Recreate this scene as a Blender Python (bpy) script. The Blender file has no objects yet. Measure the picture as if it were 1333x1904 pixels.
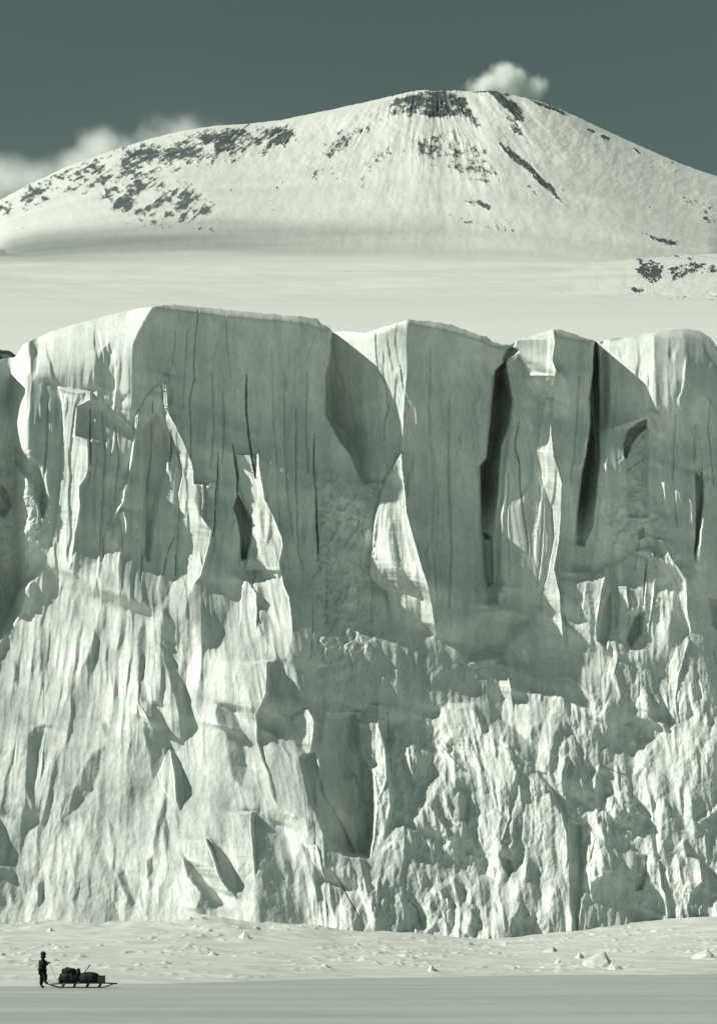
import bpy, bmesh, math, random
import numpy as np
from mathutils import Vector, Matrix, Quaternion

scene = bpy.context.scene
COL = scene.collection
R = math.radians

# ---------------------------------------------------------------- camera, sky, sun, exposure
F_PX, CU, HV, EYE = 3553.0, 666.5, 1773.0, 1.7      # focal length in photo pixels, centre column, horizon row, eye height (m)
cam_d = bpy.data.cameras.new('camera')
cam = bpy.data.objects.new('camera', cam_d); COL.objects.link(cam)
cam.location = (0, 0, EYE); cam.rotation_euler = (R(90), 0, 0)
cam_d.sensor_fit = 'VERTICAL'; cam_d.sensor_height = 24.0
cam_d.lens = 24.0 * F_PX / 1904.0
cam_d.shift_y = (HV - 952.0) / 1904.0
cam_d.clip_start = 0.5; cam_d.clip_end = 60000
scene.camera = cam

SUN_ELEV, SUN_FRONT = R(34), R(17)                  # the sun stands to the left, a little on the viewer's side of the cliff
L = Vector((-math.cos(SUN_ELEV) * math.cos(SUN_FRONT), -math.cos(SUN_ELEV) * math.sin(SUN_FRONT), math.sin(SUN_ELEV)))
sun_d = bpy.data.lights.new('sun', 'SUN'); sun_d.energy = 5.0; sun_d.angle = R(0.5); sun_d.color = (1.0, 0.97, 0.90)
sun = bpy.data.objects.new('sun', sun_d); COL.objects.link(sun)
sun.rotation_euler = L.to_track_quat('Z', 'Y').to_euler()

world = bpy.data.worlds.new('World'); scene.world = world; world.use_nodes = True
nt = world.node_tree; nt.nodes.clear()
sky = nt.nodes.new('ShaderNodeTexSky'); sky.sky_type = 'NISHITA'; sky.sun_disc = False
sky.sun_elevation = SUN_ELEV; sky.sun_rotation = math.atan2(L.x, L.y)
sky.altitude = 200; sky.dust_density = 0.3
bw = nt.nodes.new('ShaderNodeRGBToBW')
tint = nt.nodes.new('ShaderNodeMix'); tint.data_type = 'RGBA'; tint.blend_type = 'MULTIPLY'; tint.inputs['Factor'].default_value = 1.0
tint.inputs['B'].default_value = (0.645, 0.98, 0.92, 1)
bg = nt.nodes.new('ShaderNodeBackground'); bg.inputs['Strength'].default_value = 0.0605
wo = nt.nodes.new('ShaderNodeOutputWorld')
nt.links.new(sky.outputs['Color'], bw.inputs['Color']); nt.links.new(bw.outputs['Val'], tint.inputs['A'])
nt.links.new(tint.outputs['Result'], bg.inputs['Color']); nt.links.new(bg.outputs['Background'], wo.inputs['Surface'])

scene.view_settings.view_transform = 'Standard'; scene.view_settings.look = 'None'
scene.view_settings.exposure = 0.2; scene.view_settings.gamma = 1.0
scene.render.engine = 'CYCLES'
scene.cycles.max_bounces = 8; scene.cycles.diffuse_bounces = 3; scene.cycles.volume_bounces = 5
scene.cycles.use_denoising = True

# ---------------------------------------------------------------- helpers
def tag(o, label=None, cat=None, group=None, kind=None):
    if label: o['label'] = label
    if cat: o['category'] = cat
    if group: o['group'] = group
    if kind: o['kind'] = kind
    return o

def link(name, me, mat=None, parent=None):
    o = bpy.data.objects.new(name, me); COL.objects.link(o)
    if mat: me.materials.append(mat)
    if parent: o.parent = parent
    return o

def empty(name, loc, label, cat, group=None, rz=0.0):
    o = bpy.data.objects.new(name, None); COL.objects.link(o); o.empty_display_size = 0.2
    o.location = loc; o.rotation_euler = (0, 0, rz)
    return tag(o, label, cat, group)

def np_mesh(name, verts, quads, smooth=True):
    me = bpy.data.meshes.new(name)
    verts = np.ascontiguousarray(verts, dtype=np.float32).reshape(-1, 3)
    quads = np.ascontiguousarray(quads, dtype=np.int32).reshape(-1, 4)
    me.vertices.add(len(verts)); me.vertices.foreach_set('co', verts.ravel())
    me.loops.add(quads.size); me.loops.foreach_set('vertex_index', quads.ravel())
    me.polygons.add(len(quads))
    me.polygons.foreach_set('loop_start', np.arange(0, quads.size, 4, dtype=np.int32))
    me.polygons.foreach_set('use_smooth', np.full(len(quads), smooth))
    me.update(calc_edges=True)
    return me

def grid_quads(nr, nc, flip=False):
    i = np.arange(nr * nc).reshape(nr, nc)
    q = np.stack([i[:-1, :-1], i[1:, :-1], i[1:, 1:], i[:-1, 1:]], -1)
    return (q[..., ::-1] if flip else q).reshape(-1, 4)

def noise2(x, y, seed):
    """gradient noise of two arrays, about -1..1"""
    rng = np.random.RandomState(seed); N = 256
    ang = rng.rand(N, N) * 2 * np.pi
    gx, gy = np.cos(ang).astype(np.float32), np.sin(ang).astype(np.float32)
    xi, yi = np.floor(x).astype(np.int64), np.floor(y).astype(np.int64)
    xf, yf = (x - xi).astype(np.float32), (y - yi).astype(np.float32)
    u, v = xf * xf * xf * (xf * (xf * 6 - 15) + 10), yf * yf * yf * (yf * (yf * 6 - 15) + 10)
    x0, x1, y0, y1 = xi % N, (xi + 1) % N, yi % N, (yi + 1) % N
    a = gx[y0, x0] * xf + gy[y0, x0] * yf
    b = gx[y0, x1] * (xf - 1) + gy[y0, x1] * yf
    c = gx[y1, x0] * xf + gy[y1, x0] * (yf - 1)
    d = gx[y1, x1] * (xf - 1) + gy[y1, x1] * (yf - 1)
    return ((a + u * (b - a)) + v * ((c + u * (d - c)) - (a + u * (b - a)))) * 1.5

def fbm(x, y, seed, octs=4, gain=0.5, ridged=False):
    s, a, t = 0.0, 1.0, 0.0
    for k in range(octs):
        ca, sa = math.cos(0.61 + 1.13 * k), math.sin(0.61 + 1.13 * k)      # each octave on its own turned lattice
        n = noise2((x * ca - y * sa) * 2 ** k + 17.3 * k + 3.7, (x * sa + y * ca) * 2 ** k + 9.1 * k + 5.9, seed + k)
        if ridged: n = 1 - 2 * np.abs(n)
        s = s + a * n; t += a; a *= gain
    return s / t

def cells(x, y, seed, jit=0.9):
    """one random number per Voronoi cell (two of them)"""
    rng = np.random.RandomState(seed); n = 256; J = rng.rand(4, n, n)
    ci, cj = np.floor(x).astype(int), np.floor(y).astype(int)
    best = np.full(x.shape, 1e9); va = np.zeros(x.shape); vb = np.zeros(x.shape)
    for oi in (-1, 0, 1):
        for oj in (-1, 0, 1):
            a, b = (ci + oi) % n, (cj + oj) % n
            dd = (x - ci - oi - .5 - jit * (J[0][a, b] - .5)) ** 2 + (y - cj - oj - .5 - jit * (J[1][a, b] - .5)) ** 2
            m = dd < best; best = np.where(m, dd, best); va = np.where(m, J[2][a, b], va); vb = np.where(m, J[3][a, b], vb)
    return va, vb

def sstep(a, b, x):
    t = np.clip((x - a) / (b - a), 0, 1); return t * t * (3 - 2 * t)

def seg_dist(px, py, a, b):
    ax, ay = a; bx, by = b
    dx, dy = bx - ax, by - ay
    t = np.clip(((px - ax) * dx + (py - ay) * dy) / max(dx * dx + dy * dy, 1e-9), 0, 1)
    return np.hypot(px - ax - t * dx, py - ay - t * dy)

def poly_mask(uu, vv, pts, soft, wob=None):
    """soft mask of a polygon on the regular grid uu (columns) x vv (rows): (slices, mask)"""
    P = np.array(pts, float); pad = soft * 2 + 2
    c0, c1 = np.searchsorted(uu, [P[:, 0].min() - pad, P[:, 0].max() + pad])
    r0, r1 = np.searchsorted(vv, [P[:, 1].min() - pad, P[:, 1].max() + pad])
    if c1 <= c0 or r1 <= r0: return None, None
    X, Y = np.meshgrid(uu[c0:c1], vv[r0:r1])
    if wob is not None:
        X = X + wob[0][r0:r1, c0:c1]; Y = Y + wob[1][r0:r1, c0:c1]
    ins = np.zeros(X.shape, bool); dist = np.full(X.shape, 1e9); n = len(P)
    for k in range(n):
        a, b = P[k], P[(k + 1) % n]
        cond = ((a[1] > Y) != (b[1] > Y))
        if a[1] != b[1]:
            ins ^= cond & (X < (b[0] - a[0]) * (Y - a[1]) / (b[1] - a[1]) + a[0])
        dist = np.minimum(dist, seg_dist(X, Y, a, b))
    sd = np.where(ins, dist, -dist)
    return (slice(r0, r1), slice(c0, c1)), sstep(-soft, soft, sd)

def P(s):
    """'u,v u,v ...' -> points"""
    return [tuple(float(q) for q in t.split(',')) for t in s.split()]

# ---------------------------------------------------------------- materials
def principled(name, rough=0.7, spec=0.3):
    m = bpy.data.materials.new(name); m.use_nodes = True
    b = m.node_tree.nodes['Principled BSDF']
    b.inputs['Roughness'].default_value = rough; b.inputs['Specular IOR Level'].default_value = spec
    return m, m.node_tree, b

def mix_noise(ntree, c1, c2, scale, detail=6, coord='Object', stretch=(1, 1, 1), lo=0.35, hi=0.65, src=None):
    tc = ntree.nodes.new('ShaderNodeTexCoord'); mp = ntree.nodes.new('ShaderNodeMapping')
    mp.inputs['Scale'].default_value = stretch
    nz = ntree.nodes.new('ShaderNodeTexNoise'); nz.inputs['Scale'].default_value = scale; nz.inputs['Detail'].default_value = detail
    rp = ntree.nodes.new('ShaderNodeValToRGB')
    rp.color_ramp.elements[0].position = lo; rp.color_ramp.elements[0].color = (*c1, 1)
    rp.color_ramp.elements[1].position = hi; rp.color_ramp.elements[1].color = (*c2, 1)
    ntree.links.new(tc.outputs[coord], mp.inputs['Vector']); ntree.links.new(mp.outputs['Vector'], nz.inputs['Vector'])
    ntree.links.new(nz.outputs['Fac'], rp.inputs['Fac'])
    return rp.outputs['Color'], nz.outputs['Fac']

def simple_mat(name, c1, c2, scale, rough=0.75, spec=0.25, stretch=(1, 1, 1), bump=0.0):
    m, t, b = principled(name, rough, spec)
    col, fac = mix_noise(t, c1, c2, scale, stretch=stretch)
    t.links.new(col, b.inputs['Base Color'])
    if bump:
        bp = t.nodes.new('ShaderNodeBump'); bp.inputs['Strength'].default_value = 0.6; bp.inputs['Distance'].default_value = bump
        t.links.new(fac, bp.inputs['Height']); t.links.new(bp.outputs['Normal'], b.inputs['Normal'])
    return m

def mul(t, a, b):
    n = t.nodes.new('ShaderNodeMix'); n.data_type = 'RGBA'; n.blend_type = 'MULTIPLY'; n.inputs['Factor'].default_value = 1
    t.links.new(a, n.inputs['A']); t.links.new(b, n.inputs['B']); return n.outputs['Result']

M_ICE, t_, b_ = principled('glacier_ice', 0.55, 0.2)
c_a, _ = mix_noise(t_, (0.645, 0.68, 0.63), (0.735, 0.765, 0.705), 0.35, 8)
c_b, _ = mix_noise(t_, (0.81, 0.835, 0.84), (1, 1, 1), 0.33, 7, stretch=(1.7, 0.6, 0.10), lo=0.33, hi=0.60)      # streaks of darker ice down the face; their colour also imitates uneven shade
c_c, _ = mix_noise(t_, (0.84, 0.86, 0.865), (1, 1, 1), 0.11, 9, stretch=(1.0, 0.5, 0.75), lo=0.36, hi=0.58)      # broad patches of darker ice, colour also imitating tones that vary in shade
c_d, _ = mix_noise(t_, (0.87, 0.885, 0.885), (1, 1, 1), 2.2, 10, stretch=(1.3, 1.0, 0.45), lo=0.34, hi=0.56)     # fine mottling in the colour, in place of shading from small relief
t_.links.new(mul(t_, mul(t_, mul(t_, c_a, c_b), c_c), c_d), b_.inputs['Base Color'])
M_SNOW = simple_mat('snow', (0.54, 0.575, 0.52), (0.60, 0.635, 0.575), 0.05, 0.6, 0.2)
M_BANK = simple_mat('wind_packed_snow', (0.44, 0.475, 0.43), (0.555, 0.59, 0.53), 0.25, 0.65, 0.2, bump=0.05)
M_SEA = simple_mat('sea_ice_snow', (0.30, 0.335, 0.31), (0.375, 0.41, 0.38), 0.16, 0.6, 0.2, stretch=(0.35, 1, 1), bump=0.03)

# ---------------------------------------------------------------- the ice cliff
# Traced in the picture's own pixels (u to the right, v down), then set at its real distance: 1 unit of depth = KD metres.
Y0 = 260.0; KD = Y0 / F_PX
STEP = 1.35
UU = np.arange(-330, 1662, STEP); VV = np.arange(545, 1800, STEP)
UG, VG = np.meshgrid(UU, VV)

RIM = P('-400,640 -60,660 0,668 28,664 45,640 60,632 100,615 150,600 200,587 250,575 290,569 325,566 375,571 440,577 500,583 560,588 590,592 597,602 608,606 616,612 618,617 640,616 680,619 700,612 720,606 740,600 760,594 800,597 840,604 870,615 890,623 905,626 915,635 930,640 948,641 960,633 985,626 1000,621 1020,614 1038,611 1065,620 1085,628 1110,635 1140,629 1180,622 1220,618 1250,612 1275,610 1300,615 1318,626 1333,646 1380,690 1500,660 1700,640')
rim_u, rim_v = np.array(RIM).T

# facets of the face: (turn towards or away from the sun as a grey value 60..215, edge softness, outline); 0 = neutral
FACETS = [
# ---- the foot slope of fallen and leaning ice
(207, 30.5, P('-400,1220 0,1185 40,1095 62,1070 95,1030 140,1060 195,1045 245,1100 300,1120 330,1090 390,1200 450,1080 540,1110 548,1240 575,1420 600,1620 690,1620 720,1330 850,1330 930,1360 1000,1180 1050,1080 1110,1070 1200,1030 1290,1110 1700,1200 1700,1830 -400,1830')),
(168, 50, P('700,1360 960,1420 1050,1330 1110,1420 1420,1380 1420,1830 690,1830')),
(-1, 0, []),
# ---- far left, in the lee of the next buttress
(95, 4, P('-400,700 0,700 45,720 52,760 48,830 70,870 85,900 80,960 60,1000 40,1060 20,1130 0,1170 -400,1250')),
(112, 5, P('20,845 45,845 70,880 82,960 80,1010 60,1040 40,1010 45,970 20,930 15,880')),
(132, 2, P('48,715 85,715 110,728 117,760 118,850 110,930 102,990 95,1010 85,960 80,880 55,820 48,760')),
(0, 8, P('40,560 290,545 285,570 262,612 250,660 246,742 165,735 120,740 108,728 85,712 60,705 48,690')),
(212, 3, P('110,720 170,730 170,745 145,758 143,810 165,820 167,870 165,885 150,905 152,940 145,975 138,1020 130,1060 180,1110 100,1110 60,1085 80,1062 90,1030 103,990 108,940 114,880 118,800 117,750')),
(120, 3, P('178,690 190,652 204,640 204,660 200,690 203,722 190,722 174,716')),
(114, 2, P('145,757 172,755 169,805 146,802')),
(112, 3, P('172,757 190,762 215,782 232,800 238,830 235,870 225,895 222,910 212,950 197,980 192,1035 165,1052 137,1045 142,1000 150,940 152,905 163,885 167,870')),
(165, 4, P('205,745 245,735 252,770 249,820 242,840 236,800 215,780 195,762')),
(205, 3, P('222,760 240,728 246,740 232,762')),
(178, 5, P('200,990 220,965 226,1050 240,1100 200,1100')),
(212, 1.5, P('260,762 252,775 249,820 243,850 240,880 225,910 215,935 210,965 196,990 193,1050 197,1080 205,1060 203,1010 213,965 218,955 225,945 232,935 240,895 248,850 256,800')),
(210, 2, P('222,955 230,1000 232,1060 236,1000 237,965 230,945')),
# between the second and third pillars
(120, 3, P('262,612 285,575 330,568 325,640 312,690 300,712 275,735 255,745 250,700 250,640')),
(118, 3, P('262,755 300,715 308,740 312,790 325,830 322,870 305,900 290,990 275,1050 275,1130 262,1100 250,1060 240,1000 238,940 248,870 255,800')),
(150, 4, P('256,790 270,760 275,800 270,900 262,1000 248,1000 240,930')),
(98, 3, P('275,800 300,760 312,790 318,830 300,900 285,980 277,1045 272,1040 275,960 270,900')),
(142, 3, P('325,835 340,880 333,930 335,1000 330,1060 310,1110 290,1130 278,1130 280,1040 300,960 310,900')),
(212, 1.5, P('307,695 312,700 312,730 315,770 330,795 338,810 350,840 358,860 362,880 362,900 370,900 378,900 380,930 375,960 395,985 392,1010 385,1030 375,1070 355,1100 340,1150 300,1130 320,1090 330,1060 333,1000 336,950 332,920 340,885 335,850 318,810 308,780 305,740 303,715 282,728 262,760 275,735 298,712')),
(138, 6, P('370,668 400,680 430,720 440,760 430,790 400,760')),
(150, 3, P('422,800 440,795 450,810 445,825 430,820')),
(135, 3, P('366,900 380,915 393,918 396,960 372,962 364,930')),
(205, 2, P('382,897 395,895 392,918 380,908')),
(190, 3, P('372,962 392,975 390,995 375,985')),
(128, 4, P('410,895 432,900 435,940 445,980 447,1030 445,1060 440,1100 420,1150 390,1200 375,1150 380,1080 395,1000 405,950')),
(212, 1.5, P('440,845 465,845 476,890 478,850 470,820 481,840 486,880 494,930 511,965 526,1000 528,1020 520,1045 530,1090 540,1110 545,1180 535,1220 505,1230 500,1200 490,1170 470,1100 478,1060 455,1060 460,1040 468,1005 470,970 457,935 445,900 442,870')),
(172, 5, P('493,940 508,975 508,1010 490,1000 480,960')),
(150, 3, P('455,1045 478,1050 490,1072 475,1085 450,1070 445,1050')),
(212, 2, P('455,1080 463,1082 478,1105 480,1140 475,1180 460,1190 445,1180 448,1120')),
(160, 4, P('478,1085 492,1090 500,1150 500,1200 488,1180 480,1140')),
(122, 3, P('530,1022 555,1030 562,1100 575,1160 580,1280 560,1290 548,1225 548,1150 540,1100')),
# the bay behind the first buttress (its ramp is built below)
(0, 3, P('614,560 760,560 757,690 752,760 745,850 715,890 690,900 670,890 660,830 640,800 615,780 610,700')),
(212, 3, P('738,560 760,560 757,620 755,680 750,705 743,695 735,640')),
# tumbled ice under the bay
(126, 6, P('585,890 680,895 710,915 695,970 690,1040 690,1090 735,1200 790,1185 850,1235 900,1240 990,1240 1000,1290 950,1290 930,1320 880,1300 850,1290 800,1335 740,1335 700,1312 640,1320 590,1310 575,1200 580,1040')),
(150, 4, P('620,1045 650,1040 668,1060 670,1110 640,1130 615,1100')),
(140, 3, P('640,930 665,925 680,960 675,1010 645,1010')),
(212, 1.5, P('747,842 752,900 757,950 770,1000 785,1050 800,1100 808,1150 812,1180 800,1190 790,1160 750,1170 735,1200 728,1180 720,1100 690,1080 688,1060 693,1010 698,960 708,920 722,880')),
(168, 4, P('738,945 750,1000 760,1090 772,1150 762,1160 742,1100 728,1020')),
(135, 3, P('695,1085 715,1060 722,1110 722,1180 708,1190 695,1160')),
(150, 3, P('752,1165 778,1150 782,1110 770,1110 762,1140')),
# second buttress and what stands to its right
(0, 3, P('905,640 938,665 960,745 945,800 930,830 926,900 922,960 916,1080 902,1090 893,960 893,865 905,850 912,760')),
(150, 4, P('960,760 985,750 1010,720 1012,760 1005,830 1000,860 1000,890 1010,905 1025,950 1028,1000 1020,1060 1005,1110 980,1130 940,1130 918,1120 920,1000 930,880 940,820 950,790')),
(170, 4, P('938,835 950,800 960,870 964,960 972,1100 928,1100 927,960')),
(122, 3, P('965,680 975,690 995,730 1012,750 1005,800 990,790 975,770 960,740 950,700')),
(210, 3, P('960,632 1030,613 1034,640 1028,670 1035,690 1025,730 1015,755 1012,745 990,715 972,680 965,660 945,690 935,700 938,670 948,660')),
(216, 1.5, P('1012,742 1022,742 1024,780 1030,850 1038,870 1045,900 1043,960 1040,1010 1030,1060 1040,1100 1045,1160 1050,1220 1020,1240 1010,1160 1005,1110 1020,1060 1030,1000 1027,950 1010,900 1008,880 1000,855 997,840 1005,800')),
(112, 2, P('1036,611 1065,620 1110,636 1105,690 1098,682 1075,687 1045,677 1036,650')),
(148, 4, P('1040,680 1075,690 1100,690 1097,760 1093,800 1085,880 1075,940 1070,1010 1055,1060 1045,1080 1042,1010 1045,960 1047,900 1035,860 1027,820 1025,770 1040,740')),
(198, 3, P('1035,680 1052,700 1060,740 1050,760 1025,775 1022,745 1035,715')),
(200, 1.5, P('1088,800 1096,795 1098,815 1090,835 1080,870 1078,860')),
(0, 3, P('1104,640 1222,620 1222,700 1224,740 1215,770 1160,790 1120,800 1110,900 1100,980 1085,1012 1068,1010 1072,960 1082,880 1090,840 1097,790 1095,740')),
(188, 4, P('1215,618 1270,612 1275,650 1272,700 1250,740 1240,770 1222,765')),
(152, 8, P('1225,775 1270,700 1300,720 1310,800 1290,900 1270,1000 1260,1040 1240,980 1225,900 1205,800')),
(122, 3, P('1272,600 1300,617 1318,632 1333,655 1400,720 1400,800 1330,760 1318,730 1300,720 1282,690')),
(190, 3, P('1207,768 1222,758 1230,790 1235,815 1222,800')),
(208, 1.5, P('1221,855 1230,870 1235,920 1240,955 1232,935 1226,900')),
(215, 1.5, P('1291,790 1298,820 1305,870 1310,900 1305,925 1303,880 1290,872 1293,830')),
(205, 2, P('1310,735 1325,755 1345,800 1335,812 1320,772')),
(205, 1.5, P('1305,935 1312,950 1305,1000 1298,1060 1286,1050 1294,1010')),
(122, 4, P('1312,880 1400,850 1400,1250 1333,1180 1306,1110 1305,1000')),
(150, 4, P('1118,800 1158,800 1158,850 1150,900 1140,960 1130,1020 1105,1030 1112,940')),
(118, 3, P('1160,845 1185,808 1202,800 1202,900 1200,960 1175,960 1168,900 1160,870')),
(140, 4, P('1140,960 1200,955 1235,960 1260,1040 1240,1010 1200,1010 1165,1010 1135,1050')),
# ---- right: leaning blades above the foot slope
(185, 10, P('1042,1080 1105,1070 1170,1030 1225,1010 1290,1090 1300,1300 1180,1360 1040,1340')),
(122, 3, P('1055,1000 1090,1015 1085,1080 1050,1085')),
(198, 3, P('1055,1080 1075,1085 1075,1150 1045,1140')),
(195, 3, P('1130,1050 1120,1100 1110,1160 1100,1220 1085,1200 1080,1150 1088,1085 1110,1065')),
(128, 3, P('1135,1040 1146,1075 1150,1110 1145,1170 1150,1200 1130,1215 1113,1190 1120,1110')),
(208, 2, P('1150,1090 1165,1090 1168,1130 1155,1200 1147,1170')),
(168, 3, P('1170,1050 1200,1040 1198,1100 1180,1140 1168,1130 1175,1080')),
(140, 3, P('1165,1140 1195,1140 1185,1180 1165,1210 1155,1200')),
(208, 2, P('1180,1025 1210,1015 1220,1060 1215,1110 1200,1200 1180,1230 1190,1150 1200,1090 1203,1040')),
(162, 3, P('1215,1080 1250,1075 1250,1100 1220,1110')),
(212, 2, P('1235,1120 1248,1100 1250,1150 1225,1200 1210,1190 1225,1150')),
(212, 2, P('1215,1000 1232,1005 1250,1040 1275,1075 1278,1130 1285,1180 1288,1220 1280,1190 1265,1130 1258,1080 1240,1050 1225,1020')),
(128, 4, P('1281,1080 1310,1110 1333,1180 1420,1300 1333,1330 1300,1260 1290,1180')),
(138, 3, P('1250,1110 1263,1130 1275,1180 1265,1180 1250,1220 1225,1250 1215,1240 1240,1190')),
(208, 2, P('1275,1175 1280,1190 1262,1260 1255,1300 1262,1340 1240,1380 1220,1400 1245,1330 1242,1240 1255,1210')),
(145, 3, P('1145,1245 1165,1225 1185,1240 1200,1270 1185,1300 1170,1340 1150,1350 1125,1340 1130,1290')),
(212, 2, P('1140,1210 1150,1215 1140,1260 1125,1290 1130,1250')),
(200, 2, P('1185,1300 1197,1275 1208,1300 1205,1330 1185,1320')),
(140, 3, P('1200,1200 1225,1250 1240,1330 1235,1350 1210,1340 1198,1270')),
(214, 6, P('1000,1130 1045,1150 1055,1250 1085,1280 1110,1300 1110,1350 1080,1330 1050,1350 1030,1330 1005,1270 1018,1230')),
(148, 4, P('1115,1345 1170,1350 1180,1400 1175,1440 1120,1440 1105,1400')),
(205, 2, P('1160,1350 1172,1345 1180,1380 1182,1410 1172,1400 1162,1370')),
(165, 6, P('1005,1100 1005,1200 985,1235 945,1200 970,1165 990,1130')),
# ---- centre: shaded amphitheatre, the cave and its two walls
(98, 5, P('860,1195 900,1150 935,1140 980,1150 945,1190 930,1215 870,1228')),
(216, 2, P('922,1235 935,1228 943,1240 950,1280 955,1330 960,1358 945,1352 935,1320 930,1280 924,1250')),
(208, 3, P('985,1260 1000,1255 1020,1260 1015,1285 990,1287')),
(118, 6, P('560,1300 580,1330 572,1390 560,1430 580,1500 600,1540 640,1590 680,1592 690,1560 695,1500 690,1440 675,1400 668,1340 640,1310 600,1290')),
(216, 2, P('663,1345 688,1310 705,1310 705,1350 715,1380 720,1450 700,1500 695,1560 690,1520 695,1450 680,1390 670,1360')),
(214, 4, P('690,1430 720,1400 727,1500 712,1560 690,1600 702,1530 699,1480')),
(126, 3, P('706,1310 725,1330 722,1440 745,1470 730,1500 722,1450 714,1390 704,1350')),
(208, 2, P('750,1388 760,1390 765,1430 775,1450 770,1470 758,1440 750,1420')),
(118, 2, P('765,1385 780,1370 810,1400 800,1440 785,1445 768,1430')),
(210, 2, P('808,1375 815,1378 840,1410 865,1435 855,1445 835,1430 820,1405')),
(128, 2, P('820,1372 850,1400 872,1432 860,1428 835,1400')),
(213, 8, P('830,1310 880,1310 900,1360 920,1370 950,1400 960,1440 940,1520 900,1600 880,1580 890,1500 870,1440 850,1400 840,1350')),
(130, 3, P('895,1325 922,1330 960,1358 1000,1400 975,1420 965,1400 935,1380 915,1350 900,1352')),
(208, 2, P('915,1335 925,1340 935,1372 925,1375 915,1360')),
# ---- lower left: smooth slope with lens-shaped hollows
(126, 2, P('300,1200 315,1210 330,1240 345,1290 355,1330 352,1370 340,1382 335,1330 320,1280 310,1240')),
(128, 2.5, P('275,1305 290,1310 305,1340 315,1380 317,1395 300,1430 285,1450 277,1400 268,1360 270,1340')),
(214, 2, P('255,1300 268,1320 282,1350 275,1350 262,1330')),
(120, 2, P('318,1392 325,1395 335,1420 345,1450 345,1480 335,1512 328,1480 325,1430')),
(213, 2, P('315,1388 320,1400 325,1440 330,1490 337,1515 320,1490 300,1460 295,1440')),
(132, 2.5, P('405,1310 430,1320 445,1335 452,1360 445,1385 440,1362 430,1356 405,1347 402,1325')),
(150, 4, P('420,1357 445,1370 458,1400 460,1430 450,1460 435,1450 425,1410')),
(132, 3, P('505,1230 518,1225 530,1250 548,1290 568,1310 565,1330 540,1335 500,1330 495,1300 497,1250')),
(132, 3, P('475,1330 495,1330 510,1360 530,1390 540,1400 545,1440 540,1412 520,1372 500,1362 480,1352')),
(216, 2, P('545,1330 560,1320 572,1318 587,1340 583,1370 575,1415 570,1400 555,1380 547,1350')),
(120, 2, P('482,1400 492,1412 503,1440 514,1470 515,1495 505,1478 495,1450')),
(126, 2.5, P('55,1365 65,1352 85,1350 78,1380 68,1430 62,1480 70,1512 60,1502 48,1460 50,1420')),
(152, 5, P('40,1520 70,1490 70,1520 50,1560 30,1600 28,1680 18,1660 22,1560')),
(212, 2, P('86,1360 80,1420 72,1485 65,1470 72,1400')),
(140, 4, P('155,1430 175,1400 187,1395 185,1430 170,1470 145,1500 130,1512 135,1470 150,1460')),
(108, 3, P('0,1520 12,1545 15,1570 10,1600 0,1612 -40,1600 -40,1500')),
(116, 2, P('393,1560 410,1575 430,1605 440,1640 440,1666 425,1657 412,1620 402,1590')),
(116, 3, P('340,1588 360,1610 390,1645 416,1682 400,1690 365,1692 375,1660 350,1630')),
(208, 3, P('350,1560 385,1560 400,1600 415,1640 430,1667 415,1672 385,1640 350,1600')),
(142, 3, P('72,1645 82,1640 80,1670 72,1685')), (146, 4, P('133,1675 148,1648 140,1680')),
(144, 3, P('220,1625 232,1618 240,1650 243,1682 230,1655')), (138, 3, P('274,1600 286,1590 284,1620 275,1637')),
(152, 3, P('203,1520 212,1540 205,1552')), (146, 3, P('308,1520 316,1550 310,1587 306,1570 306,1540')), (164, 6, P('186,1595 202,1600 205,1625 190,1632')),
(150, 4, P('190,1345 200,1345 203,1365 196,1372')), (160, 5, P('78,1150 86,1180 88,1230 80,1280 76,1230')), (160, 5, P('28,1230 36,1240 34,1275 28,1262')),
(150, 10, P('475,1530 520,1530 540,1590 545,1640 560,1700 570,1735 480,1735 478,1600')),
(210, 4, P('428,1510 470,1510 475,1660 447,1667 440,1600')),
(213, 4, P('450,1230 500,1230 497,1290 478,1330 480,1380 500,1440 512,1495 495,1490 480,1440 460,1420 458,1380 440,1330 440,1280')),
(150, 4, P('258,1180 268,1150 272,1200 265,1260 256,1265')),
(140, 3, P('305,1190 318,1195 332,1225 322,1225')),
(208, 2, P('575,1575 590,1570 600,1620 610,1650 600,1652 588,1622')), (138, 2, P('562,1570 575,1580 590,1630 585,1652 570,1600')),
(130, 2, P('600,1580 615,1590 620,1612 612,1622')), (124, 2, P('612,1640 640,1650 622,1700 615,1682')),
# ---- lower right: crowded broken pinnacles
(205, 3, P('1000,1440 995,1440 975,1500 970,1560 985,1600 1015,1650 1040,1650 1055,1600 1055,1550 1045,1510 1020,1460')),
(108, 2, P('998,1434 1008,1440 1030,1480 1045,1510 1054,1527 1040,1512 1015,1470')),
(113, 3, P('1055,1520 1085,1530 1090,1600 1080,1680 1075,1735 1060,1700 1058,1600')),
(124, 3, P('945,1550 965,1510 985,1540 980,1570 950,1590 925,1592')),
(214, 2, P('945,1500 948,1520 935,1560 920,1590 905,1602 915,1560 930,1520')),
(116, 2, P('930,1590 950,1600 955,1620 945,1632 935,1612')),
(126, 2, P('835,1470 855,1460 875,1490 870,1520 845,1527 830,1500')), (126, 3, P('840,1540 885,1520 885,1540 875,1580 840,1592')),
(207, 3, P('800,1500 830,1540 835,1587 820,1572 800,1540')), (145, 4, P('855,1600 860,1640 840,1662 820,1602')),
(205, 2, P('798,1655 835,1630 843,1634 840,1642 802,1662')),
(122, 3, P('975,1650 995,1660 1000,1690 985,1732 970,1700')), (108, 3, P('950,1710 975,1730 983,1752 970,1754 955,1732')),
(205, 2, P('1100,1540 1105,1560 1095,1600 1082,1660 1080,1640 1085,1590')),
(200, 3, P('1125,1500 1132,1540 1130,1570 1118,1570 1105,1560 1108,1520')),
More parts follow.
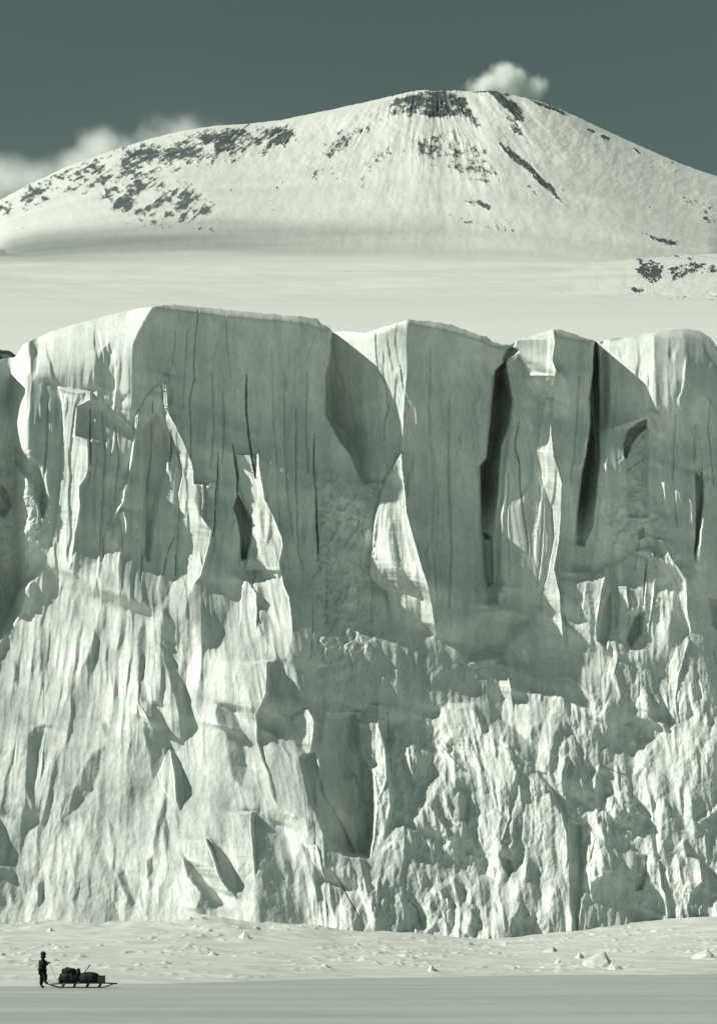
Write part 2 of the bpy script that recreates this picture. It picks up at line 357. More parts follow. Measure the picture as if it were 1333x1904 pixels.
(112, 2, P('1132,1508 1145,1560 1150,1600 1180,1640 1180,1692 1165,1640 1140,1600 1132,1560')),
(204, 3, P('1125,1570 1135,1590 1135,1620 1120,1630 1100,1640 1085,1672 1090,1620 1105,1590')),
(130, 4, P('1095,1660 1140,1620 1150,1660 1165,1732 1095,1737 1080,1722')),
(195, 3, P('1145,1470 1165,1475 1180,1500 1195,1520 1170,1512 1150,1540 1140,1520')), (120, 2, P('1160,1488 1180,1500 1185,1532 1160,1537 1150,1515')),
(134, 3, P('1160,1550 1185,1560 1190,1590 1170,1602 1155,1572')), (108, 3, P('1180,1590 1205,1590 1200,1630 1195,1650 1180,1662')),
(208, 2, P('1205,1590 1225,1600 1230,1650 1245,1680 1235,1692 1215,1660 1205,1640')), (190, 3, P('1200,1630 1215,1650 1215,1692 1195,1692 1180,1672')),
(116, 2, P('1230,1590 1240,1640 1250,1690 1255,1722 1245,1722 1235,1660')),
(208, 2, P('1255,1590 1262,1600 1265,1640 1258,1662')), (122, 2, P('1262,1590 1275,1600 1275,1630 1268,1647')),
(208, 3, P('1275,1590 1300,1600 1305,1640 1285,1660 1265,1722 1258,1712 1268,1660')), (112, 3, P('1297,1590 1333,1630 1333,1662 1310,1652')),
(178, 4, P('1265,1540 1305,1520 1320,1560 1320,1600 1300,1602 1275,1590')), (112, 2, P('1308,1518 1333,1510 1345,1590 1318,1607 1322,1560')),
(205, 2, P('1265,1547 1310,1510 1340,1490 1340,1502 1305,1527 1270,1557')),
(140, 4, P('1080,1430 1160,1440 1175,1450 1150,1467 1120,1482 1085,1467')),
(150, 4, P('870,1690 890,1700 895,1735 875,1740')), (140, 3, P('800,1660 815,1665 812,1700 800,1690')), (140, 3, P('712,1640 720,1640 722,1680 716,1700')),
(0, 8, P('-420,400 -18,400 -18,1400 -420,1400')), (0, 12, P('1400,400 1700,400 1700,1400 1390,1400')),
(205, 3, P('858,1675 875,1690 885,1720 875,1728 862,1700')), (205, 3, P('690,1640 705,1630 700,1690 690,1720 684,1690')),
]

# lines where the ice has split: (outline, width, depth)
CRACKS = [(P(a), w, d) for a, w, d in [
('328,605 326,640 320,680 312,695', 1.4, 5), ('370,575 364,620 360,680 362,705 353,740 355,790 355,850', 2.2, 7),
('459,697 458,760 463,810 470,860 476,888', 2.8, 24), ('406,830 405,880 402,915 400,960 396,1000', 1.8, 14),
('434,825 437,850 442,890 440,930', 3.0, 22), ('551,745 550,830 550,900 553,980 555,1030 565,1060', 1.7, 9),
('584,805 583,860 588,930 590,990 592,1035', 2.4, 14), ('588,935 590,990 592,1036', 3.2, 18),
('597,605 585,625 572,665 564,680', 1.2, 4), ('698,612 700,660 704,690 718,715 722,760 715,785 714,830', 1.6, 9),
('743,675 750,720 760,757', 2.2, 5), ('769,800 773,820', 1.2, 4), ('852,798 857,835', 1.6, 6), ('890,680 891,720 889,745 880,748 878,790 880,850', 1.2, 4),
('860,875 861,910', 1.3, 5), ('863,990 863,1025', 1.5, 6), ('965,785 957,820 958,840 965,860 966,910 970,930 973,960 980,1000 983,1030', 1.9, 9),
('968,765 976,790 985,840 992,865', 1.2, 4), ('1003,900 1000,960 994,1000', 1.0, 4), ('168,760 168,830 167,880', 1.8, 12), ('193,990 192,1035', 1.6, 8),
('320,800 318,850 315,865', 3.4, 14), ('325,1000 315,1020 312,1028', 2.4, 10), ('311,1030 304,1070', 2.4, 10), ('328,1030 327,1070', 2.2, 9),
('345,1088 337,1120', 1.2, 5), ('1202,1040 1198,1090 1195,1130 1185,1145', 2.0, 11), ('1303,870 1306,900 1302,950 1296,1000 1292,1040', 4.0, 16),
('689,1060 692,1100 690,1180', 1.6, 6), ('580,1110 582,1160 578,1230', 1.6, 6), ('1320,740 1315,800 1322,850 1325,900', 1.8, 6),
('505,583 499,610', 1.2, 3), ('620,1620 650,1670 668,1705', 2.0, 9), ('758,1672 775,1690 785,1725', 2.0, 7),
('1199,1225 1196,1260', 1.6, 6), ('1324,1205 1331,1235', 2.0, 8), ('1110,980 1140,985', 1.4, 4),
('1165,875 1185,860 1200,848', 2.0, 8), ('640,970 655,962 668,968 660,990', 2.0, 7), ('672,985 678,1000', 3.0, 9), ('590,1040 620,1050 630,1030', 1.6, 5),
('605,1100 640,1090', 1.4, 4), ('612,1060 606,1110 610,1160', 1.5, 5), ('660,1060 668,1110 660,1150', 1.5, 5), ('620,1150 650,1165 665,1200', 1.8, 6),
('700,1200 690,1180 660,1150', 1.6, 5), ('850,1232 880,1245 905,1240', 1.6, 5), ('800,1170 790,1190 770,1190', 1.4, 4), ('720,1320 723,1380', 1.8, 6),
('990,1130 1000,1230', 1.0, 2), ('1110,1420 1170,1445', 2.0, 6), ('810,1505 850,1540', 2.0, 6), ('85,1250 82,1310 85,1350', 1.4, 3),
('190,765 196,850 190,960 186,1020', 4, 6), ('215,790 222,860 214,930', 3.4, 5), ('285,745 280,850 268,960 262,1080', 4, 7), ('395,690 398,790 392,870', 3.5, 5),
('415,730 418,800 412,860', 3, 5), ('505,640 508,760 515,880 520,980', 3.6, 4), ('530,690 528,820 536,930 545,1010', 3.6, 5), ('800,650 798,760 806,900 802,1020 812,1110', 4, 4), ('835,730 833,900 838,1010 834,1130', 3.6, 5),
('572,690 568,790 574,880', 3.4, 5), ('1255,770 1250,880 1258,980', 3.6, 6), ('1075,700 1070,800 1060,900', 3.4, 5), ('1145,720 1138,800', 3, 5), ('90,745 86,850 78,940', 4, 7), ('350,610 344,690 340,760', 3, 4), ('420,590 424,650 430,700', 3, 4),
('945,880 942,980 948,1080', 3.2, 5), ('1010,930 1006,1020 998,1090', 3, 5), ('1190,985 1180,1060', 3, 6), ('1040,1100 1050,1150 1055,1200', 1.5, 5), ('1135,1060 1120,1110 1112,1150', 1.4, 4)]]

GAPS = [('918,700 935,690 952,745 950,790 942,830 936,900 930,960 926,1050 922,1120 903,1120 896,990 892,868 905,852 911,800', 7, 34),
        ('1108,540 1124,540 1128,740 1126,800 1124,850 1118,920 1108,990 1096,1060 1062,1060 1071,1000 1080,890 1092,830 1098,790 1096,740 1101,690', 7, 26)]
# holes and gaps cut deep into the face: (depth, edge softness, outline)
PITS = [
(26, 7, P('268,800 292,770 306,800 314,840 298,900 283,980 277,1040 271,1030 272,960 268,900')),
(30, 12, P('860,1195 900,1150 935,1145 975,1155 945,1190 930,1212 870,1225')),
(26, 6, P('30,830 75,870 88,930 80,960 62,900 30,860')), (24, 5, P('0,905 12,912 20,940 8,960 -30,940')),
(24, 5, P('1165,1190 1180,1150 1196,1140 1190,1175 1172,1200')), (18, 4, P('1112,1190 1122,1130 1134,1100 1136,1150 1126,1205')),
(20, 4, P('1318,1110 1333,1120 1345,1180 1325,1160')), (16, 4, P('560,1410 585,1400 600,1470 640,1540 660,1590 620,1580 580,1490')),
(140, 2.5, P('922,690 940,672 952,745 945,790 930,830 926,900 920,960 914,1000 903,1002 896,990 894,868 905,852 911,800')),
(22, 3, P('897,990 914,1000 916,1085 906,1090 901,1040')),
(150, 2, P('1107,540 1112,540 1111,690 1113,740 1112,800 1115,850 1108,920 1100,980 1086,1014 1071,1012 1073,960 1083,880 1091,840 1098,790 1096,740 1102,690')),
(12, 4, P('1160,800 1203,795 1204,960 1168,960')),
(40, 1.6, P('1160,848 1158,825 1168,800 1185,787 1201,780 1201,795 1185,808 1170,830 1164,852')),
(26, 1.6, P('935,668 942,651 950,645 963,652 955,660 945,663 940,676')),
(50, 3, P('443,922 455,945 467,970 464,1005 458,1038 450,1040 447,990 440,960 434,945')),
(18, 3, P('1186,985 1196,980 1198,998 1188,1002')),
(30, 3, P('1292,880 1304,890 1306,930 1297,1010 1291,1030 1294,960')),
(14, 2, P('1180,1590 1203,1592 1200,1630 1194,1652 1182,1655')),
(14, 3, P('1057,1525 1080,1535 1084,1600 1078,1680 1072,1730 1062,1690 1060,1600')),
(12, 2, P('930,1592 948,1600 953,1620 945,1630 936,1612')),
]

def rim_at(u): return np.interp(u, rim_u, rim_v)

def build_cliff_depth():
    lin = lambda g: ((g / 255.0 + 0.055) / 1.055) ** 2.4
    wob = (2.2 * fbm(UG / 26, VG / 40, 11, 4), 2.5 * fbm(UG / 30, VG / 34, 21, 4))
    # the broad form: an upright face over a foot slope that comes forward
    talus_top = np.interp(UU, [-330, 0, 60, 130, 250, 330, 400, 520, 580, 700, 800, 900, 1000, 1050, 1200, 1300, 1660],
                          [1200, 1170, 1070, 1060, 1080, 1090, 1180, 1120, 1260, 1290, 1260, 1290, 1160, 1090, 1060, 1150, 1200])
    k = np.ones(61) / 61; talus_top = np.convolve(np.pad(talus_top, 30, 'edge'), k, 'valid')
    s = np.maximum(VG - talus_top[None, :] + 60, 0)
    q0 = 0.06 + 0.60 * sstep(0, 150, s) + 0.7 * sstep(1640, 1750, VG) * sstep(620, 480, UG)
    d0 = np.cumsum(q0, axis=0) * STEP
    d0 = d0 - d0[np.searchsorted(VV, 1000)][None, :]
    d0 += -0.01 * (UG - 666) + 30 * fbm(UG / 330 + 3, VG / 500, 5, 2) * sstep(900, 1250, VG)
    # grey values -> slope across the face
    G = np.full(UG.shape, 122.0, np.float32); neutral = np.zeros(UG.shape, np.float32)
    for g, soft, pts in FACETS:
        if g == -1:                                    # broken ice of the foot slope: crowded facets, each with a lean of its own
            lowm = sstep(1090, 1230, VG); rgt = sstep(620, 800, UG) * sstep(1180, 1320, VG)
            wu, wv = UG + wob[0] * 3 + 0.34 * (VG - 1400), VG + wob[1] * 3
            a1, _ = cells(wu / 34, wv / 125, 14); a2, _ = cells(wu / 17 + 5, wv / 58, 15); a3, _ = cells(wu / 78, wv / 190 + 3, 16)
            G += lowm * rgt * ((a1 - 0.48) * 118 + (a2 - 0.5) * 92) + lowm * (1 - rgt) * ((a3 - 0.5) * 34 + (a1 - 0.5) * 22)
            continue
        sl, m = poly_mask(UU, VV, pts, soft, wob)
        if sl is None: continue
        if g == 0:
            neutral[sl] = np.maximum(neutral[sl], m)
        else:
            G[sl] += (g - G[sl]) * m; neutral[sl] *= (1 - m)
    t = (lin(G) - lin(146.0)) / 0.80
    t = np.where(t < 0, t * 0.7, t)
    lean = UG + 0.30 * VG
    low = sstep(1080, 1240, VG); right = sstep(640, 820, UG)
    var = 0.10 * fbm(lean / 34, (VG - 0.2 * UG) / 105, 13, 3) + 0.10 * fbm(lean / 110, VG / 200, 17, 2)
    t = t + low * np.where(t > 0.08, 1, 0.25) * var * (1 + 0.7 * right)
    t = np.clip(t, -0.16 - 0.04 * low * right, 0.64)
    p = np.zeros_like(t); q = q0
    for _ in range(4):
        p = (t * np.sqrt(1 + p * p + q * q) + L.y - L.z * q) / -L.x
    p = np.clip(p, -1.4, 1.5) * (1 - neutral)
    # integrate (screened Poisson solve on the mirrored grid), look at how the sun falls on the result, and lean the facets accordingly
    nr, nc = p.shape
    mirror = lambda a, sx, sy: np.concatenate([np.concatenate([a, sx * a[:, ::-1]], 1), sy * np.concatenate([a, sx * a[:, ::-1]], 1)[::-1]], 0)
    wx = np.fft.fftfreq(2 * nc, STEP) * 2 * np.pi; wy = np.fft.rfftfreq(2 * nr, STEP) * 2 * np.pi
    WX, WY = np.meshgrid(wx, wy)
    AX, AY, lam = 1.0, 0.22, (1 / 500.0) ** 2
    den = AX * WX ** 2 + AY * WY ** 2 + lam
    f2 = lambda a: np.fft.fft(np.fft.rfft(a, axis=0), axis=1)
    qf = f2(mirror(q0 + 0 * p, 1, -1)); df = f2(mirror(d0, 1, 1))
    bu, bd = -L.z / L.x, L.y / L.x                    # along the beam, per pixel to the right: rows down, depth lost
    lift = np.zeros_like(p)
    def blur(a, n):
        for ax in (0, 1):
            c = np.cumsum(np.pad(a, [(n + 1, n) if i == ax else (0, 0) for i in (0, 1)], 'edge'), axis=ax)
            a = (np.take(c, range(2 * n + 1, c.shape[ax]), ax) - np.take(c, range(0, c.shape[ax] - 2 * n - 1), ax)) / (2 * n + 1)
        return a
    # gaps with one abrupt and one gradual side
    gaps = [poly_mask(UU, VV, P(g), so, wob) + (de,) for g, so, de in GAPS]
    fins = []                                          # the sunlit flakes stand proud of the face, thickest at their right-hand edge
    for g, soft, pts in FACETS:
        if g < 195 or soft > 9: continue
        P_ = np.array(pts)
        low_ = P_[:, 1].mean() > 1180
        if P_[:, 1].min() < 600 or np.ptp(P_[:, 1]) < (50 if low_ else 110): continue
        sl, m = poly_mask(UU, VV, pts, soft, wob)
        if sl is None: continue
        us = UU[sl[1]][None, :]; ul = np.where(m > 0.4, us, 1e6).min(1)[:, None]
        big = abs(pts[0][0] - 747) < 1
        ends = sstep(P_[:, 1].max(), P_[:, 1].max() - min(170, 0.5 * np.ptp(P_[:, 1])), VV[sl[0]])[:, None]
        fins.append((sl, m * ends * ((30 + 0.50 * np.clip(us - ul, 0, 80)) if big else (5 + 0.55 * np.clip(us - ul, 0, 34)) if low_ else (10 + 0.36 * np.clip(us - ul, 0, 50)))))
    def forms(d):
        d = d.copy()
        # the two bays behind the buttresses: ramps that come forward to the right, so the sun lights their tops
        sl, m = poly_mask(UU, VV, P('615,540 757,540 755,690 748,780 742,850 715,895 680,900 668,885 655,850 630,815 606,770 607,700 613,680'), 3.0, wob)
        ramp = np.clip((757 - UG[sl]) / 143, 0, 1); d[sl] -= 112 * ramp * m * (1 - 0.75 * sstep(800, 900, VG[sl]) * (1 - 0.5 * ramp))
        sl, m = poly_mask(UU, VV, P('1108,540 1220,540 1222,760 1210,800 1160,850 1110,900 1104,700'), 4.0, wob)
        d[sl] -= 78 * np.clip((1221 - UG[sl]) / 112, 0, 1) * m * (1 - sstep(740, 900, VG[sl]))
        # deep hollow under the shaded amphitheatre
        sl, m = poly_mask(UU, VV, P('610,1330 660,1330 672,1400 690,1440 696,1500 690,1560 684,1592 640,1588 600,1540 590,1470 600,1390'), 6.0, wob)
        d[sl] -= m * (30 + 90 * sstep(1330, 1560, VG[sl])) * sstep(570, 665, UG[sl])
        # far left the face stands back behind the next buttress, which rises outside the picture
        d -= 120 * sstep(58, 12, UG) * sstep(1250, 1050, VG)
        ref = np.convolve(np.pad(d[:, np.searchsorted(UU, 118)], 20, 'edge'), np.ones(41) / 41, 'valid')[:, None] + 47
        m = sstep(-16, -30, UG) * sstep(1330, 1150, VG)
        d += (ref + 6 * fbm(UG / 40, VG / 200, 27, 3) - d) * m
        # rounded snow shoulder at the top left
        h = VG - rim_at(UU)[None, :]
        d -= 46 * np.clip(1 - h / 95, 0, 1.0) ** 2 * sstep(40, 75, UG) * sstep(290, 235, UG)
        d -= 7 * np.clip(1 - h / (16 + 9 * fbm(UG / 30, UG * 0 + 2.2, 63, 3)), 0, 1.0) ** 2
        d -= 18 * sstep(690, 752, UG) * (1 - sstep(765, 1100, UG))
        for sl, m, de in gaps: d[sl] -= de * m
        for sl, e in fins: d[sl] += e
        return d
    for it in range(8):
        num = -1j * (AX * WX * f2(mirror(p, -1, 1)) + AY * WY * qf) + lam * df
        d = np.fft.irfft(np.fft.ifft(num / den, axis=1), 2 * nr, axis=0)[:nr, :nc] + lift
        d = forms(d)
        if it == 7: break
        pv, pu = np.gradient(d, STEP)
        ndl = (-L.x * pu - L.y + L.z * pv) / np.sqrt(1 + pu * pu + pv * pv)
        over = np.zeros_like(d)                       # how far each point lies below the beam that grazes what stands to its left
        for kk in (2, 4, 7, 11, 16, 22, 30, 40, 52, 66, 84, 106, 132):
            j = int(round(kk * bu))
            if j >= nr: break
            o = d[:nr - j if j else nr, :nc - kk] - bd * kk * STEP - d[j:, kk:]
            over[j:, kk:] = np.maximum(over[j:, kk:], o)
        want = t
        err = np.where(over > 0.5, np.where(want > 0.06, 0, np.minimum(want - ndl, 0)), want - ndl)
        p = np.clip(p + 0.8 * np.clip(blur(err, 1), -0.3, 0.3) * (1 - neutral), -2.2, 2.2)
        lift = blur(np.minimum(lift + 0.5 * blur(np.clip(over, 0, 40) * sstep(0.06, 0.2, want) * (1 - neutral) * sstep(1260, 1120, VG), 4), 36), 1)
    for dep, soft, pts in PITS:
        sl, m = poly_mask(UU, VV, pts, soft, (wob[0] * 0.6, wob[1] * 0.6))
        if dep > 60:                                   # tall gaps: sheer on the left, running out to the right and towards the floor
            us, vs = UU[sl[1]][None, :], VV[sl[0]][:, None]
            inside = m > 0.3; any_ = inside.any(1)[:, None]
            ul = np.where(inside, us, 1e6).min(1)[:, None]; ur = np.where(inside, us, -1e6).max(1)[:, None]
            tu = np.where(any_, (us - ul) / np.maximum(ur - ul, 1), 0)
            m = m * (1 - 0.72 * np.clip(tu, 0, 1)) * (1 - 0.8 * sstep(vs.max() - 110, vs.max() - 15, vs))
        d[sl] -= dep * m
    for pts, w, dep in CRACKS:
        pts = np.array(pts); pad = w * 3 + 6
        c0, c1 = np.searchsorted(UU, [pts[:, 0].min() - pad, pts[:, 0].max() + pad]); r0, r1 = np.searchsorted(VV, [pts[:, 1].min() - pad, pts[:, 1].max() + pad])
        X = UG[r0:r1, c0:c1] + 0.7 * wob[0][r0:r1, c0:c1]; Y = VG[r0:r1, c0:c1]
        dist = np.full(X.shape, 1e9)
        for a, b in zip(pts[:-1], pts[1:]): dist = np.minimum(dist, seg_dist(X, Y, a, b))
        ends = np.minimum(np.hypot(X - pts[0, 0], Y - pts[0, 1]), np.hypot(X - pts[-1, 0], Y - pts[-1, 1]))
        wv = w * (0.35 + 0.65 * sstep(0, 34, ends)) * (0.8 + 0.6 * fbm(X / 12, Y / 17, 29, 2))
        d[r0:r1, c0:c1] -= dep * (0.85 if w > 1.7 else 0.6) * np.clip(1.2 - dist / (wv * 0.75), 0, 1)
    # ---- texture of the ice itself
    rough = np.zeros_like(d)
    for wgt, soft, pts in [(0.5, 20, P('-400,720 30,720 50,900 60,1000 0,1180 -400,1200')), (1.0, 70, P('640,1290 960,1330 1060,1270 1420,1200 1500,1800 600,1800 620,1650')), (0.5, 40, P('575,880 690,900 700,1200 950,1230 960,1320 600,1320')),
                           (0.35, 40, P('1120,930 1330,960 1330,1250 1040,1250')), (0.25, 60, P('-300,1500 480,1500 640,1560 640,1780 -300,1780'))]:
        sl, m = poly_mask(UU, VV, pts, soft); rough[sl] = np.maximum(rough[sl], wgt * m)
    foot = sstep(1010, 1180, VG)
    d += (0.45 - 0.25 * foot) * fbm(UG / 9, VG / 210, 31, 3) + 1.1 * fbm(UG / 34, VG / 420, 35, 2)
    terr = lambda x: np.floor(x) + sstep(0.80, 1.0, x - np.floor(x))
    slab = terr(2.6 * fbm(UG / 70 + 0.12 * fbm(UG / 30, VG / 90, 34, 2), VG / 520, 33, 3) + 0.25 * fbm(UG / 14, VG / 60, 36, 2))
    d += 3.4 * slab * (1 - foot) * sstep(0, 60, VG - rim_at(UU)[None, :])
    blk = terr(3.0 * fbm(UG / 48, VG / 70, 37, 3)) + 0.6 * terr(3.0 * fbm(UG / 19, VG / 26, 38, 2))
    bm_ = np.zeros_like(d)
    for pts in (P('580,870 690,900 705,1060 690,1230 590,1250'), P('1120,930 1240,960 1250,1040 1130,1040'), P('1158,800 1203,800 1203,965 1165,965'), P('-400,840 60,840 90,960 60,1050 0,1150 -400,1180')):
        sl, m = poly_mask(UU, VV, pts, 12); bm_[sl] = np.maximum(bm_[sl], m)
    d += 3.2 * blk * bm_
    d += (0.9 + 1.2 * foot) * fbm(UG / 60, VG / 60, 41, 3) + foot * 0.8 * sstep(-.2, .4, fbm(UG / 90, VG / 120, 47, 2)) * fbm(UG / 30 + 0.25 * VG / 30 + 0.7 * fbm(UG / 60, VG / 60, 48, 2), VG / 110, 45, 3, ridged=True)
    d += (0.16 + 0.16 * foot + 0.34 * rough) * fbm(UG / 7.5, VG / 9, 51, 3) + (0.10 + 0.08 * foot + 0.30 * rough) * fbm(UG / 3.4, VG / 4.6, 53, 2) + (0.25 * foot + 0.9 * rough) * fbm((UG + .3 * VG) / 13, VG / 24, 54, 3, ridged=True)
    d += 0.10 * fbm((UG + 0.1 * VG) / 190, (VG - 0.06 * UG) / 6, 57, 2) * (1 - foot)
    # draped ridges running down the foot slope: broad on the sunny side, steep on the other
    hsh = np.random.RandomState(77).rand(4096)
    for w, amp, ln, seed in ((44, 9.0, 260, 201), (24, 5.2, 170, 205), (12, 2.6, 110, 209)):
        leanr = -0.16 * sstep(350, 60, UG) + 0.22 * sstep(330, 480, UG) * sstep(640, 560, UG) + 0.08 * sstep(640, 760, UG)
        ph = (UG - leanr * (VG - 1250) + 0.9 * w * fbm(UG / (3.2 * w), VG / ln, seed, 3)) / w + 900
        ip = np.floor(ph).astype(int); fr = ph - ip; cut = 0.62 + 0.22 * hsh[(ip + seed) % 4096]
        prof = np.minimum(fr / cut, (1 - fr) / (1 - cut)) * (0.35 + 0.9 * hsh[(ip * 7 + seed) % 4096])
        along = sstep(-0.25, 0.30, fbm(UG / (1.6 * w), VG / (0.8 * ln) + hsh[(ip * 3 + seed) % 4096] * 9, seed + 3, 2))
        top = sstep(0, 120, VG - np.interp(UU, [-330, 0, 60, 130, 250, 330, 400, 520, 600, 700, 850, 960, 1050, 1130, 1250, 1660], [1130, 1120, 1050, 1040, 1060, 1070, 1090, 1080, 1240, 1300, 1290, 1250, 1060, 1060, 1030, 1090])[None, :])
        d += amp * prof * along * top * (0.66 - 0.08 * rough) * (1 - 0.5 * sstep(1230, 1420, VG) * sstep(640, 480, UG)) * (0.45 + 0.9 * sstep(-.35, .35, fbm(UG / 120, VG / 150, seed + 5, 2)))
        d += 0.20 * amp * prof * (1 - top) * sstep(30, 120, VG - rim_at(UU)[None, :])
    # broken pinnacles: a union of small leaning wedges
    for cw, ch, amp, seed in ((58, 150, 20, 71), (27, 62, 10, 81), (12, 30, 3.6, 91)):
        rng = np.random.RandomState(seed)
        UW = UG + 0.35 * cw * fbm(UG / (2.6 * cw), VG / (2.6 * ch), seed + 3, 2); VW = VG + 0.3 * ch * fbm(UG / (2.2 * cw), VG / (2.2 * ch), seed + 5, 2) + 0.5 * ch * noise2(UG / (cw * 1.3), UG * 0 + .4, seed + 7)
        ci, cj = np.floor(UW / cw).astype(int) + 40, np.floor(VW / ch).astype(int)
        n = 512; ru, rv, rh, ra, rb, rl = (rng.rand(n, n) for _ in range(6))
        best = np.full(d.shape, -1e9)
        for oi in (-1, 0, 1):
            for oj in (-1, 0, 1):
                a, b = (ci + oi) % n, (cj + oj) % n
                uc = (ci - 40 + oi + 0.15 + 0.7 * ru[a, b]) * cw; vc = (cj + oj + 0.15 + 0.7 * rv[a, b]) * ch
                dv = VW - vc; du = UW - uc - dv * (rl[a, b] - 0.35) * 0.55
                hgt = amp * (rh[a, b] - 0.4) * 1.2
                w = hgt - np.where(du < 0, -du * (0.35 + 0.75 * ra[a, b]), du * (0.5 + 1.0 * rb[a, b])) - np.where(dv < -0.32 * ch, (-dv - 0.32 * ch) * 1.3, 0) - np.where(dv > 0.3 * ch, (dv - 0.3 * ch) * 0.25, 0)
                best = np.maximum(best, w)
        best = np.clip(best, -1.1 * amp, None)
        d += best * rough * {58: 0.26, 27: 0.42, 12: 0.24}[cw] * (0.35 + 1.1 * sstep(-.3, .45, fbm(UG / 110, VG / 130, seed + 11, 2)))
    return d

D = build_cliff_depth()

def sample_D(u, v):
    x = np.clip((u - UU[0]) / STEP, 0, len(UU) - 1.001); y = np.clip((v - VV[0]) / STEP, 0, len(VV) - 1.001)
    xi, yi = x.astype(int), y.astype(int); fx, fy = x - xi, y - yi
    return (D[yi, xi] * (1 - fx) + D[yi, xi + 1] * fx) * (1 - fy) + (D[yi + 1, xi] * (1 - fx) + D[yi + 1, xi + 1] * fx) * fy

def to_world(u, v, d):
    Y = Y0 - d * KD
    return np.stack([(u - CU) / F_PX * Y, Y, EYE + (HV - v) / F_PX * Y], -1)

nrow = 905
rim_fine = rim_at(UU) + 1.8 * fbm(UU / 15, UU * 0 + 3.3, 61, 4) + (0.8 + 2.2 * sstep(.1, .5, fbm(UU / 60, UU * 0 + 7.3, 68, 2))) * fbm(UU / 6, UU * 0 + 1.7, 66, 3)
sv = np.linspace(0, 1, nrow)[:, None]
VM = rim_fine[None, :] + sv * (1795 - rim_fine[None, :]); UM = np.broadcast_to(UU[None, :], VM.shape)
face_co = to_world(UM, VM, sample_D(UM, VM))
caps = []
for back, up in [(60, 14), (42, 11), (28, 8.5), (18, 6), (10, 3.6), (5, 1.9), (2, 0.8), (0.7, 0.25)]:
    c = face_co[0].copy(); c[:, 1] += back; c[:, 2] += up * 0.35; c[:, 0] *= c[:, 1] / face_co[0][:, 1]; caps.append(c)
allco = np.concatenate([np.array(caps), face_co], 0)
def wing(col, s):                                      # the face runs on to both sides, well outside the picture
    return np.stack([col + np.array([s * dx, dy, 0.0]) for dx, dy in ((14, 3), (34, 1), (60, 5), (110, 9), (260, 20))], 1)
allco = np.concatenate([wing(allco[:, 0], -1)[:, ::-1], allco, wing(allco[:, -1], 1)], 1)
cliff = link('ice_cliff', np_mesh('ice_cliff', allco, grid_quads(allco.shape[0], allco.shape[1])), M_ICE)
tag(cliff, 'towering fissured ice cliff with shaded columns above a broken snowy foot slope', 'ice cliff', kind='structure')
# ---------------------------------------------------------------- snowfield behind the cliff and the volcano
RIDGE = P('-900,640 -500,560 -200,470 0,372 60,340 130,308 200,283 280,258 340,243 400,234 450,231 520,224 570,213 620,203 680,190 730,178 760,171 790,167 820,170 850,168 880,170 905,168 930,170 960,178 1000,187 1050,207 1100,230 1160,258 1220,285 1280,310 1333,328 1500,400 1800,520 2300,640')
rg_u, rg_v = np.array(RIDGE).T

ROCKS = [   # (cover 0..1, softness, outline): bare rock showing through the snow
(0.54, 16, P('-60,400 0,368 130,306 250,264 400,233 560,222 550,258 480,285 400,300 300,328 200,350 100,372 0,402')),
(0.60, 12, P('0,372 60,340 130,308 200,283 260,264 250,280 130,325 20,382')),
(0.54, 14, P('180,345 260,325 330,330 400,370 420,400 350,415 300,425 230,405 190,375')),
(0.62, 8, P('478,285 500,255 545,232 552,250 530,270 495,292')),
(0.58, 7, P('385,300 410,275 420,262 420,285 395,310')),
(0.45, 12, P('590,290 625,245 690,225 700,240 660,270 610,305')),
(0.46, 10, P('655,320 690,280 725,262 735,280 700,320 670,350')),
(0.50, 12, P('690,215 740,175 790,180 770,215 720,235')),
(0.70, 9, P('728,186 760,172 800,168 850,170 868,190 862,214 835,222 790,218 745,210')),
(0.62, 8, P('850,185 872,205 900,235 890,240 862,222')),
(0.48, 16, P('770,250 830,235 900,270 940,320 930,355 860,330 800,310 760,285')),
(0.55, 12, P('780,255 840,245 880,275 850,310 800,300')),
(0.82, 5, P('906,169 935,172 968,205 980,226 958,222 930,195')),
(0.60, 7, P('935,210 965,228 978,262 955,250 940,230')),
(0.74, 4, P('925,262 945,270 985,305 1025,345 1045,375 1030,368 990,330 945,292')),
(0.42, 8, P('955,330 1000,350 1050,380 1040,388 990,365')),
(0.85, 4, P('866,374 890,373 912,384 905,390 880,384')),
(0.7, 4, P('872,171 905,167 930,170 955,176 955,181 930,175 900,173')),
(0.72, 4, P('955,177 1000,187 1030,200 1060,215 1045,214 1000,195')),
(0.62, 5, P('1085,236 1105,240 1132,254 1120,260 1095,248')), (0.55, 4, P('1170,272 1185,278 1196,290 1180,286')),
(0.34, 10, P('830,340 880,352 930,400 1010,420 1000,430 920,410 850,362')),
(0.40, 8, P('820,395 900,410 960,430 950,438 880,425')),
(0.42, 12, P('1270,370 1320,420 1333,425 1333,400 1290,350')),
(0.62, 5, P('1180,428 1215,435 1262,448 1255,460 1205,442')),
(0.35, 12, P('560,300 640,300 640,340 575,345')), (0.5, 6, P('350,418 395,420 398,432 360,428')),
]
NUNATAK = [
(0.80, 5, P('1180,480 1205,478 1235,495 1228,525 1205,528 1182,505')), (0.74, 5, P('1240,498 1280,485 1333,492 1380,490 1380,515 1300,505 1250,520')),
(0.85, 4, P('1165,533 1185,532 1196,541 1178,545')), (0.7, 4, P('1132,474 1180,469 1240,470 1300,482 1240,476 1185,474')),
(0.45, 6, P('1240,555 1333,548 1380,546 1380,553 1250,561')),

]
M_VOL, t_, b_ = principled('volcano_snow_and_rock', 0.7, 0.15)
sn_c, _ = mix_noise(t_, (0.52, 0.55, 0.50), (0.59, 0.62, 0.565), 0.004, 8)
rk_c, _ = mix_noise(t_, (0.036, 0.050, 0.048), (0.085, 0.108, 0.102), 0.03, 6)
